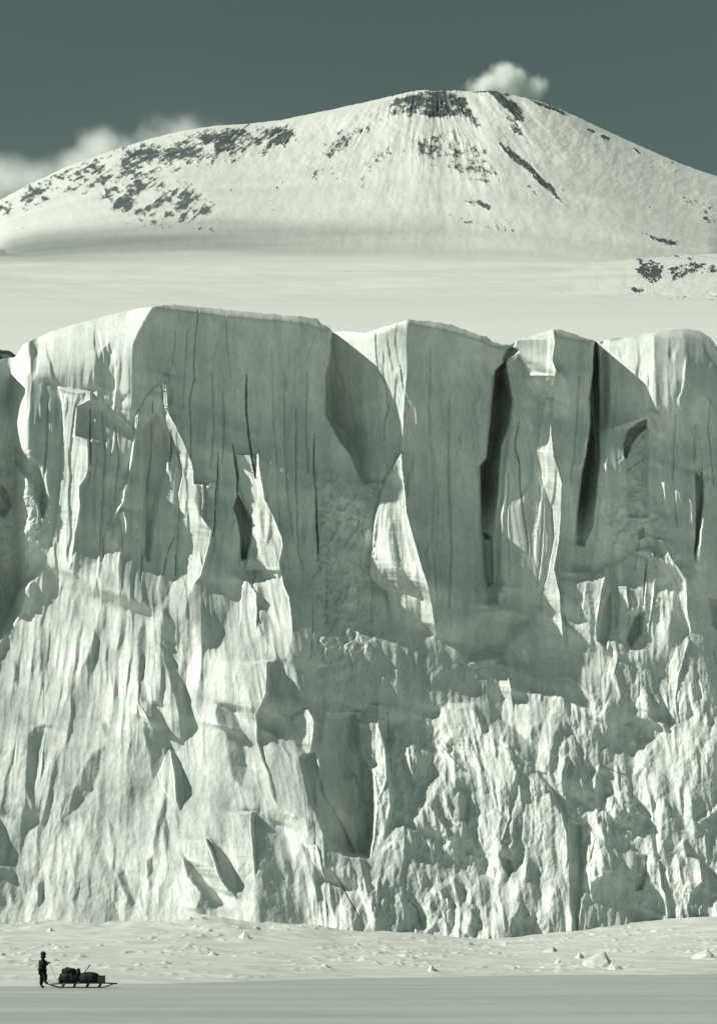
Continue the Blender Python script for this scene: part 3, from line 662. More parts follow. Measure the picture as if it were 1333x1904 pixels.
at = t_.nodes.new('ShaderNodeAttribute'); at.attribute_name = 'rock'
mx = t_.nodes.new('ShaderNodeMix'); mx.data_type = 'RGBA'
t_.links.new(at.outputs['Fac'], mx.inputs['Factor']); t_.links.new(sn_c, mx.inputs['A']); t_.links.new(rk_c, mx.inputs['B'])
t_.links.new(mx.outputs['Result'], b_.inputs['Base Color'])

def rock_cover(uu, vv, regions):
    c = np.zeros((len(vv), len(uu)), np.float32)
    X, Y = np.meshgrid(uu, vv)
    wob = (7 * fbm(X / 45, Y / 45, 111, 3), 6 * fbm(X / 40, Y / 40, 121, 3))
    for g, soft, pts in regions:
        sl, m = poly_mask(uu, vv, pts, soft * (1.9 if soft > 9 else 1.2), wob)
        if sl is not None: c[sl] = np.maximum(c[sl], g * m)
    return c * np.clip(1.02 + 0.75 * fbm(X / 55, Y / 34, 127, 3), 0.45, 1.35)

def grid_sample(arr, uu, vv, u, v):
    x = np.clip((u - uu[0]) / (uu[1] - uu[0]), 0, len(uu) - 1.001); y = np.clip((v - vv[0]) / (vv[1] - vv[0]), 0, len(vv) - 1.001)
    xi, yi = x.astype(int), y.astype(int); fx, fy = x - xi, y - yi
    return (arr[yi, xi] * (1 - fx) + arr[yi, xi + 1] * fx) * (1 - fy) + (arr[yi + 1, xi] * (1 - fx) + arr[yi + 1, xi + 1] * fx) * fy

def streak(u, v):
    """rock ribs running down from the summit"""
    dx, dy = u - 800.0, v - 20.0
    ang = np.arctan2(dx, dy); rad = np.hypot(dx, dy)
    c_ = 1 - 0.92 * np.exp(-(dx / 130) ** 2)
    n = 0.42 * c_ * fbm(ang * 34 + .5 * fbm(u / 40, v / 40, 138, 2), rad / 48, 131, 3) + 0.36 * (1 - c_) * fbm((u - .6 * v) / 16, (v + .2 * u) / 20, 139, 4) + 0.45 * fbm(u / 11, v / 8, 141, 5, gain=0.65) + 0.32 * c_ * fbm(ang * 120, rad / 18, 151, 3)
    return n

def add_attr(me, name, arr):
    a = me.attributes.new(name, 'FLOAT', 'POINT'); a.data.foreach_set('value', np.ascontiguousarray(arr, np.float32).ravel())

# volcano: rows run from the crest down to the snowfield at its foot
VFOOT = 475.0
vu = np.concatenate([np.arange(-900, -60, 12), np.arange(-60, 1394, 0.95), np.arange(1394, 2301, 12)])
nr_ = 330
foot_u = np.interp(vu, [-900, 0, 400, 700, 1000, 1200, 2300], [760, 500, 500, 505, 510, 520, 760]); foot_u = np.convolve(np.pad(foot_u, 90, 'edge'), np.ones(181) / 181, 'valid')
crest0 = np.interp(vu, rg_u, rg_v); k9 = np.ones(25) / 25; crest0 = np.convolve(np.pad(crest0, 12, 'edge'), k9, 'valid')
crest_n = 1.2 * fbm(vu / 22, vu * 0 + .5, 161, 4) + 1.6 * fbm(vu / 6, vu * 0 + 2.5, 165, 2) * np.interp(vu, [0, 380, 420, 700, 730, 860, 950, 1050, 1130], [.5, .5, .15, .15, 1, 1, .8, .3, .1])
sv = np.linspace(0, 1, nr_)[:, None]
VV2 = crest0[None, :] + sv * (foot_u - crest0)[None, :] + crest_n[None, :] * np.exp(-sv / 0.02); UU2 = np.broadcast_to(vu[None, :], VV2.shape)
YC, YF = 5200.0, 2900.0
# distance along each row: nearer towards the foot, with ribs and gullies
yprof = np.interp(np.linspace(0, 1, nr_), [0, .35, .62, .82, 1], [5200, 4480, 3560, 2720, 1750])
yprof = np.convolve(np.pad(yprof, 30, 'reflect', reflect_type='odd'), np.ones(61) / 61, 'valid')[:, None]
Yd = yprof - 0.55 * np.maximum(UU2 - 860, 0) * sstep(1, .7, sv) - 0.10 * np.maximum(860 - UU2, 0) * sstep(1, .7, sv)
ang = np.arctan2(UU2 - 800, VV2 - 20); rad = np.hypot(UU2 - 800, VV2 - 20)
ug, vg = np.arange(-60, 1394, 1.0), np.arange(150, 620, 1.0)
cov_ = rock_cover(ug, vg, ROCKS)
env = sstep(0, .06, sv) * sstep(1, .75, sv)
Yd = Yd - env * (28 * fbm(ang * 6, rad / 200, 171, 4) + 5 * fbm(ang * 19 + 0.8 * fbm(UU2 / 60, VV2 / 60, 186, 2), rad / 70, 181, 3) + 13 * fbm(UU2 / 24, VV2 / 18, 185, 4) + 24 * np.clip(grid_sample(cov_, ug, vg, UU2, VV2) * 1.6, 0, 1) * fbm(ang * 26 + .6 * fbm(UU2 / 40, VV2 / 40, 188, 2), rad / 45, 187, 4))
cv = 1.06 * grid_sample(cov_, ug, vg, UU2, VV2) * ((UU2 > -60) & (UU2 < 1393))
st = streak(UU2, VV2)
rock = sstep(-0.02, 0.22, st - (0.40 - 0.90 * cv)) * (cv > 0.02)
rock = np.maximum(rock, sstep(0.0, 0.08, st - 0.36) * sstep(0.85, 0.35, sv) * (UU2 > -60))
Yd = Yd - 9 * rock * env - 5 * np.abs(noise2(UU2 / 5, VV2 / 5, 191)) * rock
vol_co = np.stack([(UU2 - CU) / F_PX * Yd, Yd, EYE + (HV - VV2) / F_PX * Yd], -1)
# the far side falls away behind the crest
back = []
for dy, dz in ((60, -14), (400, -160), (1800, -900)):
    c = vol_co[0].copy(); k = (c[:, 1] + dy) / c[:, 1]; c[:, 0] *= k; c[:, 1] += dy; c[:, 2] += dz; back.append(c)
back = np.array(back[::-1])
vme = np_mesh('volcano', np.concatenate([back, vol_co], 0), grid_quads(nr_ + 3, len(vu)))
add_attr(vme, 'rock', np.concatenate([np.zeros((3, len(vu))), rock], 0))
volcano = link('volcano', vme, M_VOL)
tag(volcano, 'broad snow-covered volcano with dark rock ribs below its smoking summit', 'mountain', kind='structure')

# snowfield: rises from the cliff's edge to the volcano's foot
ru = np.concatenate([np.arange(-900, -60, 14), np.arange(-60, 1394, 1.6), np.arange(1394, 2301, 14)])
rowY = np.concatenate([np.linspace(293, 420, 40), np.geomspace(425, 3200, 260)])
UU3, Y3 = np.meshgrid(ru, rowY)
base_v = np.interp(Y3, [293, 315, 360, 500, 800, 1300, 2000, 2900, 3200], [690, 645, 607, 570, 538, 514, 489, 468, 463])
tilt = np.interp(UU3, [-900, 0, 700, 1333, 2300], [40, 0, 3, 8, 40]) * sstep(300, 1500, Y3)
V3 = base_v + tilt + 11 * fbm(UU3 / 420, np.log(Y3) * 3, 201, 3) * sstep(380, 900, Y3) + 2.4 * fbm(UU3 / 110, np.log(Y3) * 22, 211, 3) * sstep(400, 700, Y3)
V3 = np.minimum.accumulate(V3 - 0.004 * np.arange(len(rowY))[:, None], axis=0)
cov = rock_cover(ug, vg, NUNATAK)
cv = grid_sample(cov, ug, vg, UU3, V3) * ((UU3 > -60) & (UU3 < 1393))
st = 0.6 * fbm(UU3 / 14, V3 / 9, 221, 4) + 0.4 * fbm(UU3 / 5, V3 / 5, 231, 2)
rock3 = sstep(0, 0.1, st - (0.52 - 1.0 * cv)) * (cv > 0.02)
snow_co = np.stack([(UU3 - CU) / F_PX * Y3, Y3, EYE + (HV - V3) / F_PX * Y3], -1)
sme = np_mesh('snowfield', snow_co, grid_quads(len(rowY), len(ru), True))
add_attr(sme, 'rock', rock3)
snowfield = link('snowfield', sme, M_VOL)
tag(snowfield, 'bright smooth snowfield rising behind the cliff edge to the mountain foot', 'snowfield', kind='structure')

# low hill with outcrops at the right, in front of the volcano's foot
hu = np.arange(1000, 1620, 0.95)
hc = np.interp(hu, [1000, 1060, 1100, 1130, 1180, 1250, 1333, 1420, 1620], [512, 500, 486, 477, 470, 469, 480, 490, 560]); hc = np.convolve(np.pad(hc, 20, 'edge'), np.ones(41) / 41, 'valid')
hf = np.interp(hu, [1000, 1100, 1200, 1333, 1620], [534, 556, 566, 572, 600])
sv = np.linspace(0, 1, 150)[:, None]
HVV = hc[None, :] + sv * (hf - hc)[None, :]; HU = np.broadcast_to(hu[None, :], HVV.shape)
HY = np.interp(-(HVV - 6), [-640, -607, -570, -538, -514, -489, -468, -440], [315, 360, 500, 800, 1300, 2000, 2900, 3600]) * 0.985 - (130 + 40 * fbm(HU / 40, HVV / 22, 251, 3)) * sstep(1000, 1200, HU) * sstep(0, .25, sv) * sstep(1, .5, sv)
cv = grid_sample(cov, ug, vg, HU, HVV)
st = 0.6 * fbm(HU / 11, HVV / 9, 221, 4) + 0.5 * fbm(HU / 4, HVV / 4, 231, 2)
rockh = sstep(0, 0.1, st - (0.50 - 0.85 * cv)) * (cv > 0.02)
HY -= 5 * rockh
h_co = np.stack([(HU - CU) / F_PX * HY, HY, EYE + (HV - HVV) / F_PX * HY], -1)
hb = h_co[0].copy(); hb[:, 1] += 400; hb[:, 2] -= 30
hme = np_mesh('hill', np.concatenate([hb[None], h_co], 0), grid_quads(151, len(hu)))
add_attr(hme, 'rock', np.concatenate([np.zeros((1, len(hu))), rockh], 0))
tag(link('hill', hme, M_VOL), 'low snowy hill with black rock outcrops at the right edge', 'hill', kind='structure')

# dark rock in the notch at the cliff's left end
def lump_mesh(name, rx, ry, rz, seed, sub=5, rough=0.35, flat=0.0, freq=1.6, smooth=True):
    bm = bmesh.new(); bmesh.ops.create_icosphere(bm, subdivisions=sub, radius=1.0)
    co = np.array([v.co[:] for v in bm.verts])
    n = fbm(co[:, 0] * freq + 5, co[:, 1] * freq + co[:, 2] * freq * 0.7, seed, 4) + fbm(co[:, 2] * freq + 2, co[:, 0] * freq - co[:, 1] * freq * 0.6, seed + 9, 4)
    co = co * (1 + rough * n[:, None] * 0.6)
    co[:, 2] = np.maximum(co[:, 2], -flat) if flat else co[:, 2]
    co = co * np.array([rx, ry, rz])
    for v, c in zip(bm.verts, co): v.co = c
    for f in bm.faces: f.smooth = smooth
    me = bpy.data.meshes.new(name); bm.to_mesh(me); bm.free(); return me
M_ROCK = simple_mat('dark_rock', (0.035, 0.05, 0.05), (0.10, 0.13, 0.125), 0.6, 0.9, 0.1, bump=0.3)
rock_o = link('rock_outcrop', lump_mesh('rock_outcrop', 4.6, 3.0, 2.4, 301, 5, 0.4), M_ROCK)
rock_o.location = ((-12 - CU) / F_PX * 276, 276, EYE + (HV - 684) / F_PX * 276)
tag(rock_o, 'small dark rock outcrop behind the notch at the left end of the cliff', 'rock')

# ---------------------------------------------------------------- sea ice and the bank of packed snow at the cliff's foot
gx = np.concatenate([[-9000, -3000, -900, -300, -140], np.arange(-80, 80.1, 0.28), [140, 300, 900, 3000, 9000]])
gy = np.concatenate([[-9000, -2000, -300, -40, 10, 25], np.geomspace(34, 250, 520), [400, 1000, 9000]])
GX, GY = np.meshgrid(gx, gy)
near = (np.abs(GX) < 81) & (GY > 30) & (GY < 251)
GZ = near * (0.012 * fbm(GX / 1.6, GY / 3.5, 401, 4) + 0.008 * fbm(GX / 14, GY / 30, 411, 2) + 0.012 * noise2(GX / .9, GY / 1.4, 421))
# a faint ridge of drift across the ice
GZ += near * 0.05 * np.exp(-((GY - (63 - 0.55 * (GX - 2))) / 0.7) ** 2) * (GX > -2) * (GX < 16) * (0.5 + fbm(GX / 1.1, GY / 2, 431, 2))
sea = link('sea_ice', np_mesh('sea_ice', np.stack([GX, GY, GZ - np.where(near, 0, 0.03)], -1), grid_quads(len(gy), len(gx), True)), M_SEA)
tag(sea, 'flat grey snow-dusted sea ice in front of the cliff', 'sea ice', kind='structure')

bx = np.concatenate([[-600, -300, -150, -95], np.arange(-80, 80.1, 0.2), [95, 150, 300, 600]])
by = np.concatenate([np.arange(84, 250, 0.42)])
BX, BY = np.meshgrid(bx, by)
BU = BX / np.maximum(BY, 1) * F_PX + CU
edge = np.interp(BX, [-80, -17, -8, 0, 12, 30, 80], [96, 96.5, 112, 132, 146, 158, 165]) + 5 * fbm(BX / 13, BX * 0 + .7, 441, 3)
foot_z = np.interp(BX, [-80, -45, -20, 5, 16, 28, 45, 80], [4.2, 4.0, 3.9, 3.4, 3.0, 3.7, 4.7, 5.0])
tt = np.clip((BY - edge) / (232 - edge), -1, 1.3)
BZ = foot_z * np.where(tt > 0, np.abs(tt) ** 1.25, 0) + np.where(tt < 0, tt * 1.4, 0) - 0.02
rz = sstep(0, .12, tt)
BZ += 3.0 * sstep(.50, 1.08, tt) ** 2 * np.interp(BX, [-80, -14, 0, 14, 80], [1, .9, .45, .12, .05]) * (1 + .4 * fbm(BX / 7, BY / 9, 481, 3))
bumps = np.clip(fbm(BX / 1.1, BY / 2.2, 451, 4) - 0.2, 0, 1)
patch = sstep(-0.05, .35, fbm(BX / 11, BY / 24, 461, 3) + 0.15)
BZ += rz * (0.10 * fbm(BX / 5, BY / 7, 471, 4) + 0.85 * bumps * patch + 0.16 * fbm(BX / 9, BY / 3.2, 475, 3, ridged=True))
bank = link('snow_bank', np_mesh('snow_bank', np.stack([BX, BY, BZ], -1), grid_quads(len(by), len(bx), True)), M_BANK)
tag(bank, 'bumpy bank of wind-packed snow along the foot of the cliff', 'snow bank', kind='structure')
# ---------------------------------------------------------------- clouds: real volumes, thin at the edges
def cloud(name, centre, lobes, density, label, cat, scale, seed, noise_amp=0.9, soft=0.75, group=None):
    """centre in world space; lobes = [(dx, dy, dz, rx, ry, rz, weight)] in metres round it"""
    pts = []
    bm = bmesh.new()
    for dx, dy, dz, rx, ry, rz, w in lobes:
        r = bmesh.ops.create_icosphere(bm, subdivisions=2, radius=1.2)
        for v in r['verts']: v.co = Vector((dx + v.co.x * rx, dy + v.co.y * ry, dz + v.co.z * rz))
    hull = bmesh.ops.convex_hull(bm, input=list(bm.verts))
    dead = [g for g in hull['geom_interior'] if isinstance(g, bmesh.types.BMVert)]
    bmesh.ops.delete(bm, geom=dead, context='VERTS')
    keep = set(f for f in hull['geom'] if isinstance(f, bmesh.types.BMFace))
    bmesh.ops.delete(bm, geom=[f for f in bm.faces if f not in keep], context='FACES_ONLY')
    me = bpy.data.meshes.new(name); bm.to_mesh(me); bm.free()
    m = bpy.data.materials.new(name + '_vapour'); m.use_nodes = True
    t = m.node_tree; t.nodes.clear()
    out = t.nodes.new('ShaderNodeOutputMaterial'); pv = t.nodes.new('ShaderNodeVolumePrincipled')
    pv.inputs['Color'].default_value = (0.96, 0.99, 0.95, 1); pv.inputs['Anisotropy'].default_value = 0.1
    tc = t.nodes.new('ShaderNodeTexCoord')
    nz = t.nodes.new('ShaderNodeTexNoise'); nz.inputs['Scale'].default_value = 1.0 / scale; nz.inputs['Detail'].default_value = 6; nz.inputs['Roughness'].default_value = 0.6
    off = t.nodes.new('ShaderNodeVectorMath'); off.operation = 'ADD'; off.inputs[1].default_value = (seed * 91.0, seed * 37.0, seed * 53.0)
    t.links.new(tc.outputs['Object'], off.inputs[0]); t.links.new(off.outputs[0], nz.inputs['Vector'])
    def mth(op, a, b=None, clamp=False):
        n = t.nodes.new('ShaderNodeMath'); n.operation = op; n.use_clamp = clamp
        for i, x in enumerate((a, b)):
            if x is None: continue
            if isinstance(x, (int, float)): n.inputs[i].default_value = x
            else: t.links.new(x, n.inputs[i])
        return n.outputs[0]
    acc = None
    for dx, dy, dz, rx, ry, rz, w in lobes:
        a = t.nodes.new('ShaderNodeVectorMath'); a.operation = 'SUBTRACT'; a.inputs[1].default_value = (dx, dy, dz)
        t.links.new(tc.outputs['Object'], a.inputs[0])
        b = t.nodes.new('ShaderNodeVectorMath'); b.operation = 'DIVIDE'; b.inputs[1].default_value = (rx, ry, rz)
        t.links.new(a.outputs[0], b.inputs[0])
        l = t.nodes.new('ShaderNodeVectorMath'); l.operation = 'LENGTH'; t.links.new(b.outputs[0], l.inputs[0])
        f = mth('MULTIPLY', mth('SUBTRACT', 1.0, l.outputs['Value']), w)
        acc = f if acc is None else mth('MAXIMUM', acc, f)
    nn = mth('MULTIPLY', mth('SUBTRACT', nz.outputs['Fac'], 0.5), noise_amp)
    dn = mth('MULTIPLY', mth('DIVIDE', mth('ADD', acc, nn), soft), 1.0, clamp=True)
    dn = mth('MULTIPLY', mth('MULTIPLY', dn, dn), density)
    t.links.new(dn, pv.inputs['Density']); t.links.new(pv.outputs['Volume'], out.inputs['Volume'])
    o = link(name, me, m); o.location = centre
    return tag(o, label, cat, group)

def at(u, v, Y): return Vector(((u - CU) / F_PX * Y, Y, EYE + (HV - v) / F_PX * Y))
K = 5600 / F_PX
cloud('cloud', at(335, 262, 5650), [(0, 0, 0, 95 * K, 120, 50 * K, 1.0), (-45 * K, 0, -8 * K, 60 * K, 110, 40 * K, 1.0), (60 * K, 0, 0 * K, 60 * K, 90, 32 * K, .9)], 0.024,
      'hazy pale cloud rising behind the shoulder of the left ridge', 'cloud', 95, 3.1, 1.5, 1.1)
cloud('cloud', at(190, 276, 5700), [(0, 0, 0, 75 * K, 110, 46 * K, 1.0), (45 * K, 0, -4 * K, 50 * K, 100, 40 * K, .9), (-40 * K, 0, -16 * K, 50 * K, 90, 30 * K, .9)], 0.024,
      'bright round-topped cloud behind the middle of the left ridge', 'cloud', 95, 5.7, 1.5, 1.1)
cloud('cloud', at(50, 335, 5750), [(0, 0, 0, 150 * K, 120, 50 * K, 1.1), (95 * K, 0, 16 * K, 80 * K, 110, 52 * K, 1.1), (-90 * K, 0, -14 * K, 110 * K, 110, 40 * K, 1.0)], 0.024,
      'long low cloud bank at the far left behind the ridge foot', 'cloud', 120, 8.3, 1.5, 1.1)
cloud('steam_plume', at(945, 156, 5330), [(0, 0, 0, 44 * K, 60, 38 * K, 1.1), (-32 * K, 0, -6 * K, 52 * K, 55, 26 * K, .9), (44 * K, 10, -8 * K, 34 * K, 50, 32 * K, .7), (-6 * K, 0, 18 * K, 26 * K, 40, 24 * K, 1.2)], 0.10,
      'white puff of steam drifting over the volcano crater', 'steam', 44, 2.3, 1.2)

# unseen cloud added out to the left to cast a shadow across the far snowfield
cloud('shade_cloud', tuple(Vector((-540, 2900, 1130)) + L * 1500), [(0, 60, 0, 640, 1350, 150, 1.0), (400, 150, 0, 560, 900, 120, .75), (-300, 0, 0, 460, 1400, 150, 1.0)], 0.0042,
      'wide flat cloud added beyond the left edge to shade the far snowfield', 'cloud', 260, 4.4, 0.5)

mist = cloud('mist', at(430, 452, 2750), [(0, 0, 0, 620, 620, 70, 1.0), (-260, 100, 10, 420, 500, 60, .9), (240, 0, -5, 420, 520, 55, .8)], 0.0011,
      'thin pale mist lying along the foot of the mountain', 'mist', 320, 6.6, 0.7, 1.0)
mist['kind'] = 'stuff'

# ---------------------------------------------------------------- the traveller and the loaded sledge
PS = 94.0; PX = PS / F_PX                                   # distance of the sledge, metres per photo pixel there
def wx(u, Y=PS): return (u - CU) / F_PX * Y
def ice_z(x, y): return 0.0

M_ANORAK = simple_mat('dark_windproof_cloth', (0.010, 0.014, 0.014), (0.020, 0.026, 0.026), 9, 0.9, 0.1, bump=0.01)
M_TROUSER = simple_mat('dark_wool', (0.009, 0.012, 0.012), (0.017, 0.022, 0.022), 14, 0.95, 0.05, bump=0.008)
M_SKIN = simple_mat('weathered_skin', (0.10, 0.085, 0.07), (0.14, 0.115, 0.095), 20, 0.6, 0.3)
M_FUR = simple_mat('dark_fur', (0.014, 0.018, 0.018), (0.032, 0.038, 0.037), 40, 1.0, 0.05, bump=0.01)
M_LEATHER = simple_mat('dark_leather', (0.014, 0.016, 0.015), (0.03, 0.034, 0.032), 12, 0.6, 0.3)
M_WOOD = simple_mat('weathered_ash_wood', (0.018, 0.020, 0.017), (0.038, 0.042, 0.036), 6, 0.7, 0.25, stretch=(.3, 3, 3))
M_CANVAS = simple_mat('dark_canvas', (0.012, 0.016, 0.015), (0.024, 0.030, 0.028), 5, 0.9, 0.1, bump=0.03)
M_CANVAS2 = simple_mat('brown_canvas', (0.014, 0.017, 0.015), (0.028, 0.033, 0.029), 6, 0.9, 0.1, bump=0.03)
M_IRON = simple_mat('dark_iron', (0.03, 0.035, 0.035), (0.06, 0.065, 0.065), 12, 0.5, 0.5)
M_CORD = simple_mat('hemp_cord', (0.10, 0.11, 0.095), (0.17, 0.18, 0.155), 30, 0.9, 0.1)

def bake(o):
    dg = bpy.context.evaluated_depsgraph_get()
    me = bpy.data.meshes.new_from_object(o.evaluated_get(dg)); me.name = o.name
    mats = [m for m in o.data.materials]
    for md in list(o.modifiers): o.modifiers.remove(md)
    o.data = me; me.materials.clear()
    for m in mats: me.materials.append(m)
    for p in me.polygons: p.use_smooth = True

def skin(name, joints, bones, mat, parent, root=0, sub=2):
    """joints = [(x,y,z,rx[,ry])], bones = [(i,j)]: a limb tree grown into one smooth surface"""
    me = bpy.data.meshes.new(name); me.from_pydata([j[:3] for j in joints], bones, []); me.update()
    o = link(name, me, mat, parent)
    md = o.modifiers.new('skin', 'SKIN'); md.use_smooth_shade = True; md.branch_smoothing = 0.6
    if not me.skin_vertices: me.attributes  # layer is made with the modifier
    for i, j in enumerate(joints):
        sv_ = me.skin_vertices[0].data[i]; sv_.radius = (j[3], j[4] if len(j) > 4 else j[3]); sv_.use_root = (i == root)
    ss = o.modifiers.new('sub', 'SUBSURF'); ss.levels = sub; ss.render_levels = sub
    bake(o); return o

def tube(bm, pts, r, seg=8, taper=None):
    rings = []
    for i, p in enumerate(pts):
        p = Vector(p); a = Vector(pts[max(i - 1, 0)]); b = Vector(pts[min(i + 1, len(pts) - 1)])
        tdir = (b - a).normalized(); up = Vector((0, 0, 1)) if abs(tdir.z) < .9 else Vector((1, 0, 0))
        s_ = tdir.cross(up).normalized(); w_ = s_.cross(tdir)
        rr = r if taper is None else r * taper[i]
        rings.append([bm.verts.new(p + s_ * rr * math.cos(2 * math.pi * k / seg) + w_ * rr * math.sin(2 * math.pi * k / seg)) for k in range(seg)])
    for r0, r1 in zip(rings[:-1], rings[1:]):
        for k in range(seg):
            f = bm.faces.new((r0[k], r0[(k + 1) % seg], r1[(k + 1) % seg], r1[k])); f.smooth = True
    bm.faces.new(rings[0][::-1]); bm.faces.new(rings[-1])

def box(bm, x0, x1, y0, y1, z0, z1, bevel=0.0):
    vs = [bm.verts.new((x, y, z)) for x in (x0, x1) for y in (y0, y1) for z in (z0, z1)]
    idx = [(0, 1, 3, 2), (4, 6, 7, 5), (0, 4, 5, 1), (2, 3, 7, 6), (0, 2, 6, 4), (1, 5, 7, 3)]
    fs = [bm.faces.new([vs[i] for i in q]) for q in idx]
    if bevel:
        es = list({e for f in fs for e in f.edges}); bmesh.ops.bevel(bm, geom=es, offset=bevel, segments=2, affect='EDGES', profile=0.6)

def mesh_of(name, fn, mat, parent=None):
    bm = bmesh.new(); fn(bm); bmesh.ops.recalc_face_normals(bm, faces=bm.faces)
    me = bpy.data.meshes.new(name); bm.to_mesh(me); bm.free()
    return link(name, me, mat, parent)

man = empty('person', (wx(78.5), PS, 0), 'lone traveller in dark cap and windproof standing at the back of the sledge', 'person')
# one continuous body: pelvis, trunk, neck, head, arms bent up to the chest, rear leg straight, front leg stepping up on the sledge tail
HP = [(0.03, 0, 0.93, .115, .13), (0.04, 0, 1.12, .11, .13), (0.05, 0, 1.34, .115, .15), (0.06, 0, 1.47, .07, .075), (0.07, 0, 1.55, .075, .075), (0.08, 0, 1.655, .10, .09),
      (0.04, -.19, 1.40, .055), (0.10, -.23, 1.14, .045), (0.27, -.13, 1.23, .036), (0.345, -.10, 1.275, .032),
      (0.04, .19, 1.40, .055), (0.11, .23, 1.13, .045), (0.28, .08, 1.20, .036), (0.35, .06, 1.25, .032),
      (0.01, .10, 0.86, .085), (-0.015, .11, 0.48, .055), (-0.06, .11, 0.10, .04), (0.07, .12, 0.05, .036),
      (0.06, -.10, 0.86, .085), (0.20, -.11, 0.56, .055), (0.165, -.10, 0.28, .04), (0.30, -.10, 0.235, .036)]
HB = [(0, 1), (1, 2), (2, 3), (3, 4), (4, 5), (2, 6), (6, 7), (7, 8), (8, 9), (2, 10), (10, 11), (11, 12), (12, 13), (0, 14), (14, 15), (15, 16), (16, 17), (0, 18), (18, 19), (19, 20), (20, 21)]
body = skin('body', HP, HB, M_SKIN, man)
def face(bm):
    for v in (bmesh.ops.create_icosphere(bm, subdivisions=2, radius=1)['verts']): v.co = Vector((0.188 + v.co.x * .022, v.co.y * .016, 1.638 + v.co.z * .028))
mesh_of('nose', face, M_SKIN, body)
for sgn in (-1, 1):
    def ear(bm, sgn=sgn):
        for v in bmesh.ops.create_icosphere(bm, subdivisions=2, radius=1)['verts']: v.co = Vector((0.075 + v.co.x * .025, sgn * .082 + v.co.y * .012, 1.65 + v.co.z * .034))
    mesh_of('ear', ear, M_SKIN, body)
    def eye(bm, sgn=sgn):
        for v in bmesh.ops.create_icosphere(bm, subdivisions=2, radius=.011)['verts']: v.co += Vector((0.158, sgn * .032, 1.675))
    mesh_of('eye', eye, M_LEATHER, body)
mesh_of('mouth', lambda bm: tube(bm, [(0.150, -.028, 1.598), (0.160, 0, 1.596), (0.150, .028, 1.598)], .006, 6), M_LEATHER, body)
# clothes
skin('anorak', [(0.0, 0, 0.79, .215, .24), (0.02, 0, 0.95, .205, .235), (0.045, 0, 1.14, .20, .235), (0.055, 0, 1.34, .195, .245), (0.065, 0, 1.49, .12, .13),
                (0.04, -.20, 1.40, .11), (0.11, -.255, 1.14, .10), (0.265, -.14, 1.235, .08), (0.04, .20, 1.40, .11), (0.12, .255, 1.13, .10), (0.275, .09, 1.205, .08)],
     [(0, 1), (1, 2), (2, 3), (3, 4), (3, 5), (5, 6), (6, 7), (3, 8), (8, 9), (9, 10)], M_ANORAK, man, root=2)
skin('trousers', [(0.03, 0, 0.93, .19, .20), (0.01, .10, 0.84, .15), (-0.015, .11, 0.48, .115), (-0.058, .11, 0.14, .09), (0.06, -.10, 0.84, .15), (0.205, -.11, 0.56, .115), (0.168, -.10, 0.33, .09)],
     [(0, 1), (1, 2), (2, 3), (0, 4), (4, 5), (5, 6)], M_TROUSER, man)
skin('boot', [(-0.058, .11, 0.17, .088), (-0.07, .11, 0.08, .08, .075), (0.03, .115, 0.062, .062, .07), (0.11, .12, 0.05, .05, .06)], [(0, 1), (1, 2), (2, 3)], M_LEATHER, man, root=1)
skin('boot', [(0.168, -.10, 0.35, .088), (0.155, -.10, 0.275, .08, .075), (0.25, -.10, 0.25, .06, .068), (0.34, -.10, 0.24, .048, .06)], [(0, 1), (1, 2), (2, 3)], M_LEATHER, man, root=1)
def cap(bm):
    r = bmesh.ops.create_icosphere(bm, subdivisions=3, radius=1)
    for v in r['verts']:
        c = v.co.copy(); c.z = max(c.z, -0.95)
        v.co = Vector((0.066 + c.x * (.135 if c.z > 0 else .125), c.y * .118, 1.675 + c.z * .135))
mesh_of('cap', cap, M_FUR, man)
mesh_of('cap_brim', lambda bm: tube(bm, [(0.072 + .100 * math.cos(a), .092 * math.sin(a), 1.70) for a in np.linspace(0, 2 * math.pi, 25)], .042, 8), M_FUR, man)
mesh_of('scarf', lambda bm: tube(bm, [(0.068 + .088 * math.cos(a), .092 * math.sin(a), 1.53 + .012 * math.sin(3 * a)) for a in np.linspace(0, 2 * math.pi, 25)], .05, 8), M_TROUSER, man)
# gloved hands, fingers closed round the line
def glove(cx, cy, cz, sgn):
    J = [(cx - .06, cy, cz - .02, .040), (cx + .02, cy, cz + .01, .042, .03)]; B = [(0, 1)]
    for k, (dy, ln) in enumerate(((-.030, .8), (-.010, 1.0), (.010, .95), (.030, .75))):
        b = len(J)
        J += [(cx + .052, cy + dy, cz + .024, .0125), (cx + .075, cy + dy * 1.05, cz - .002 * ln, .0115), (cx + .058, cy + dy, cz - .03 * ln, .010)]
        B += [(1, b), (b, b + 1), (b + 1, b + 2)]
    b = len(J); J += [(cx + .02, cy + sgn * .045, cz - .008, .013), (cx + .052, cy + sgn * .04, cz - .03, .011)]; B += [(1, b), (b, b + 1)]
    return skin('glove', J, B, M_LEATHER, man, root=1, sub=1)
glove(.335, -.10, 1.27, 1); glove(.34, .06, 1.245, -1)

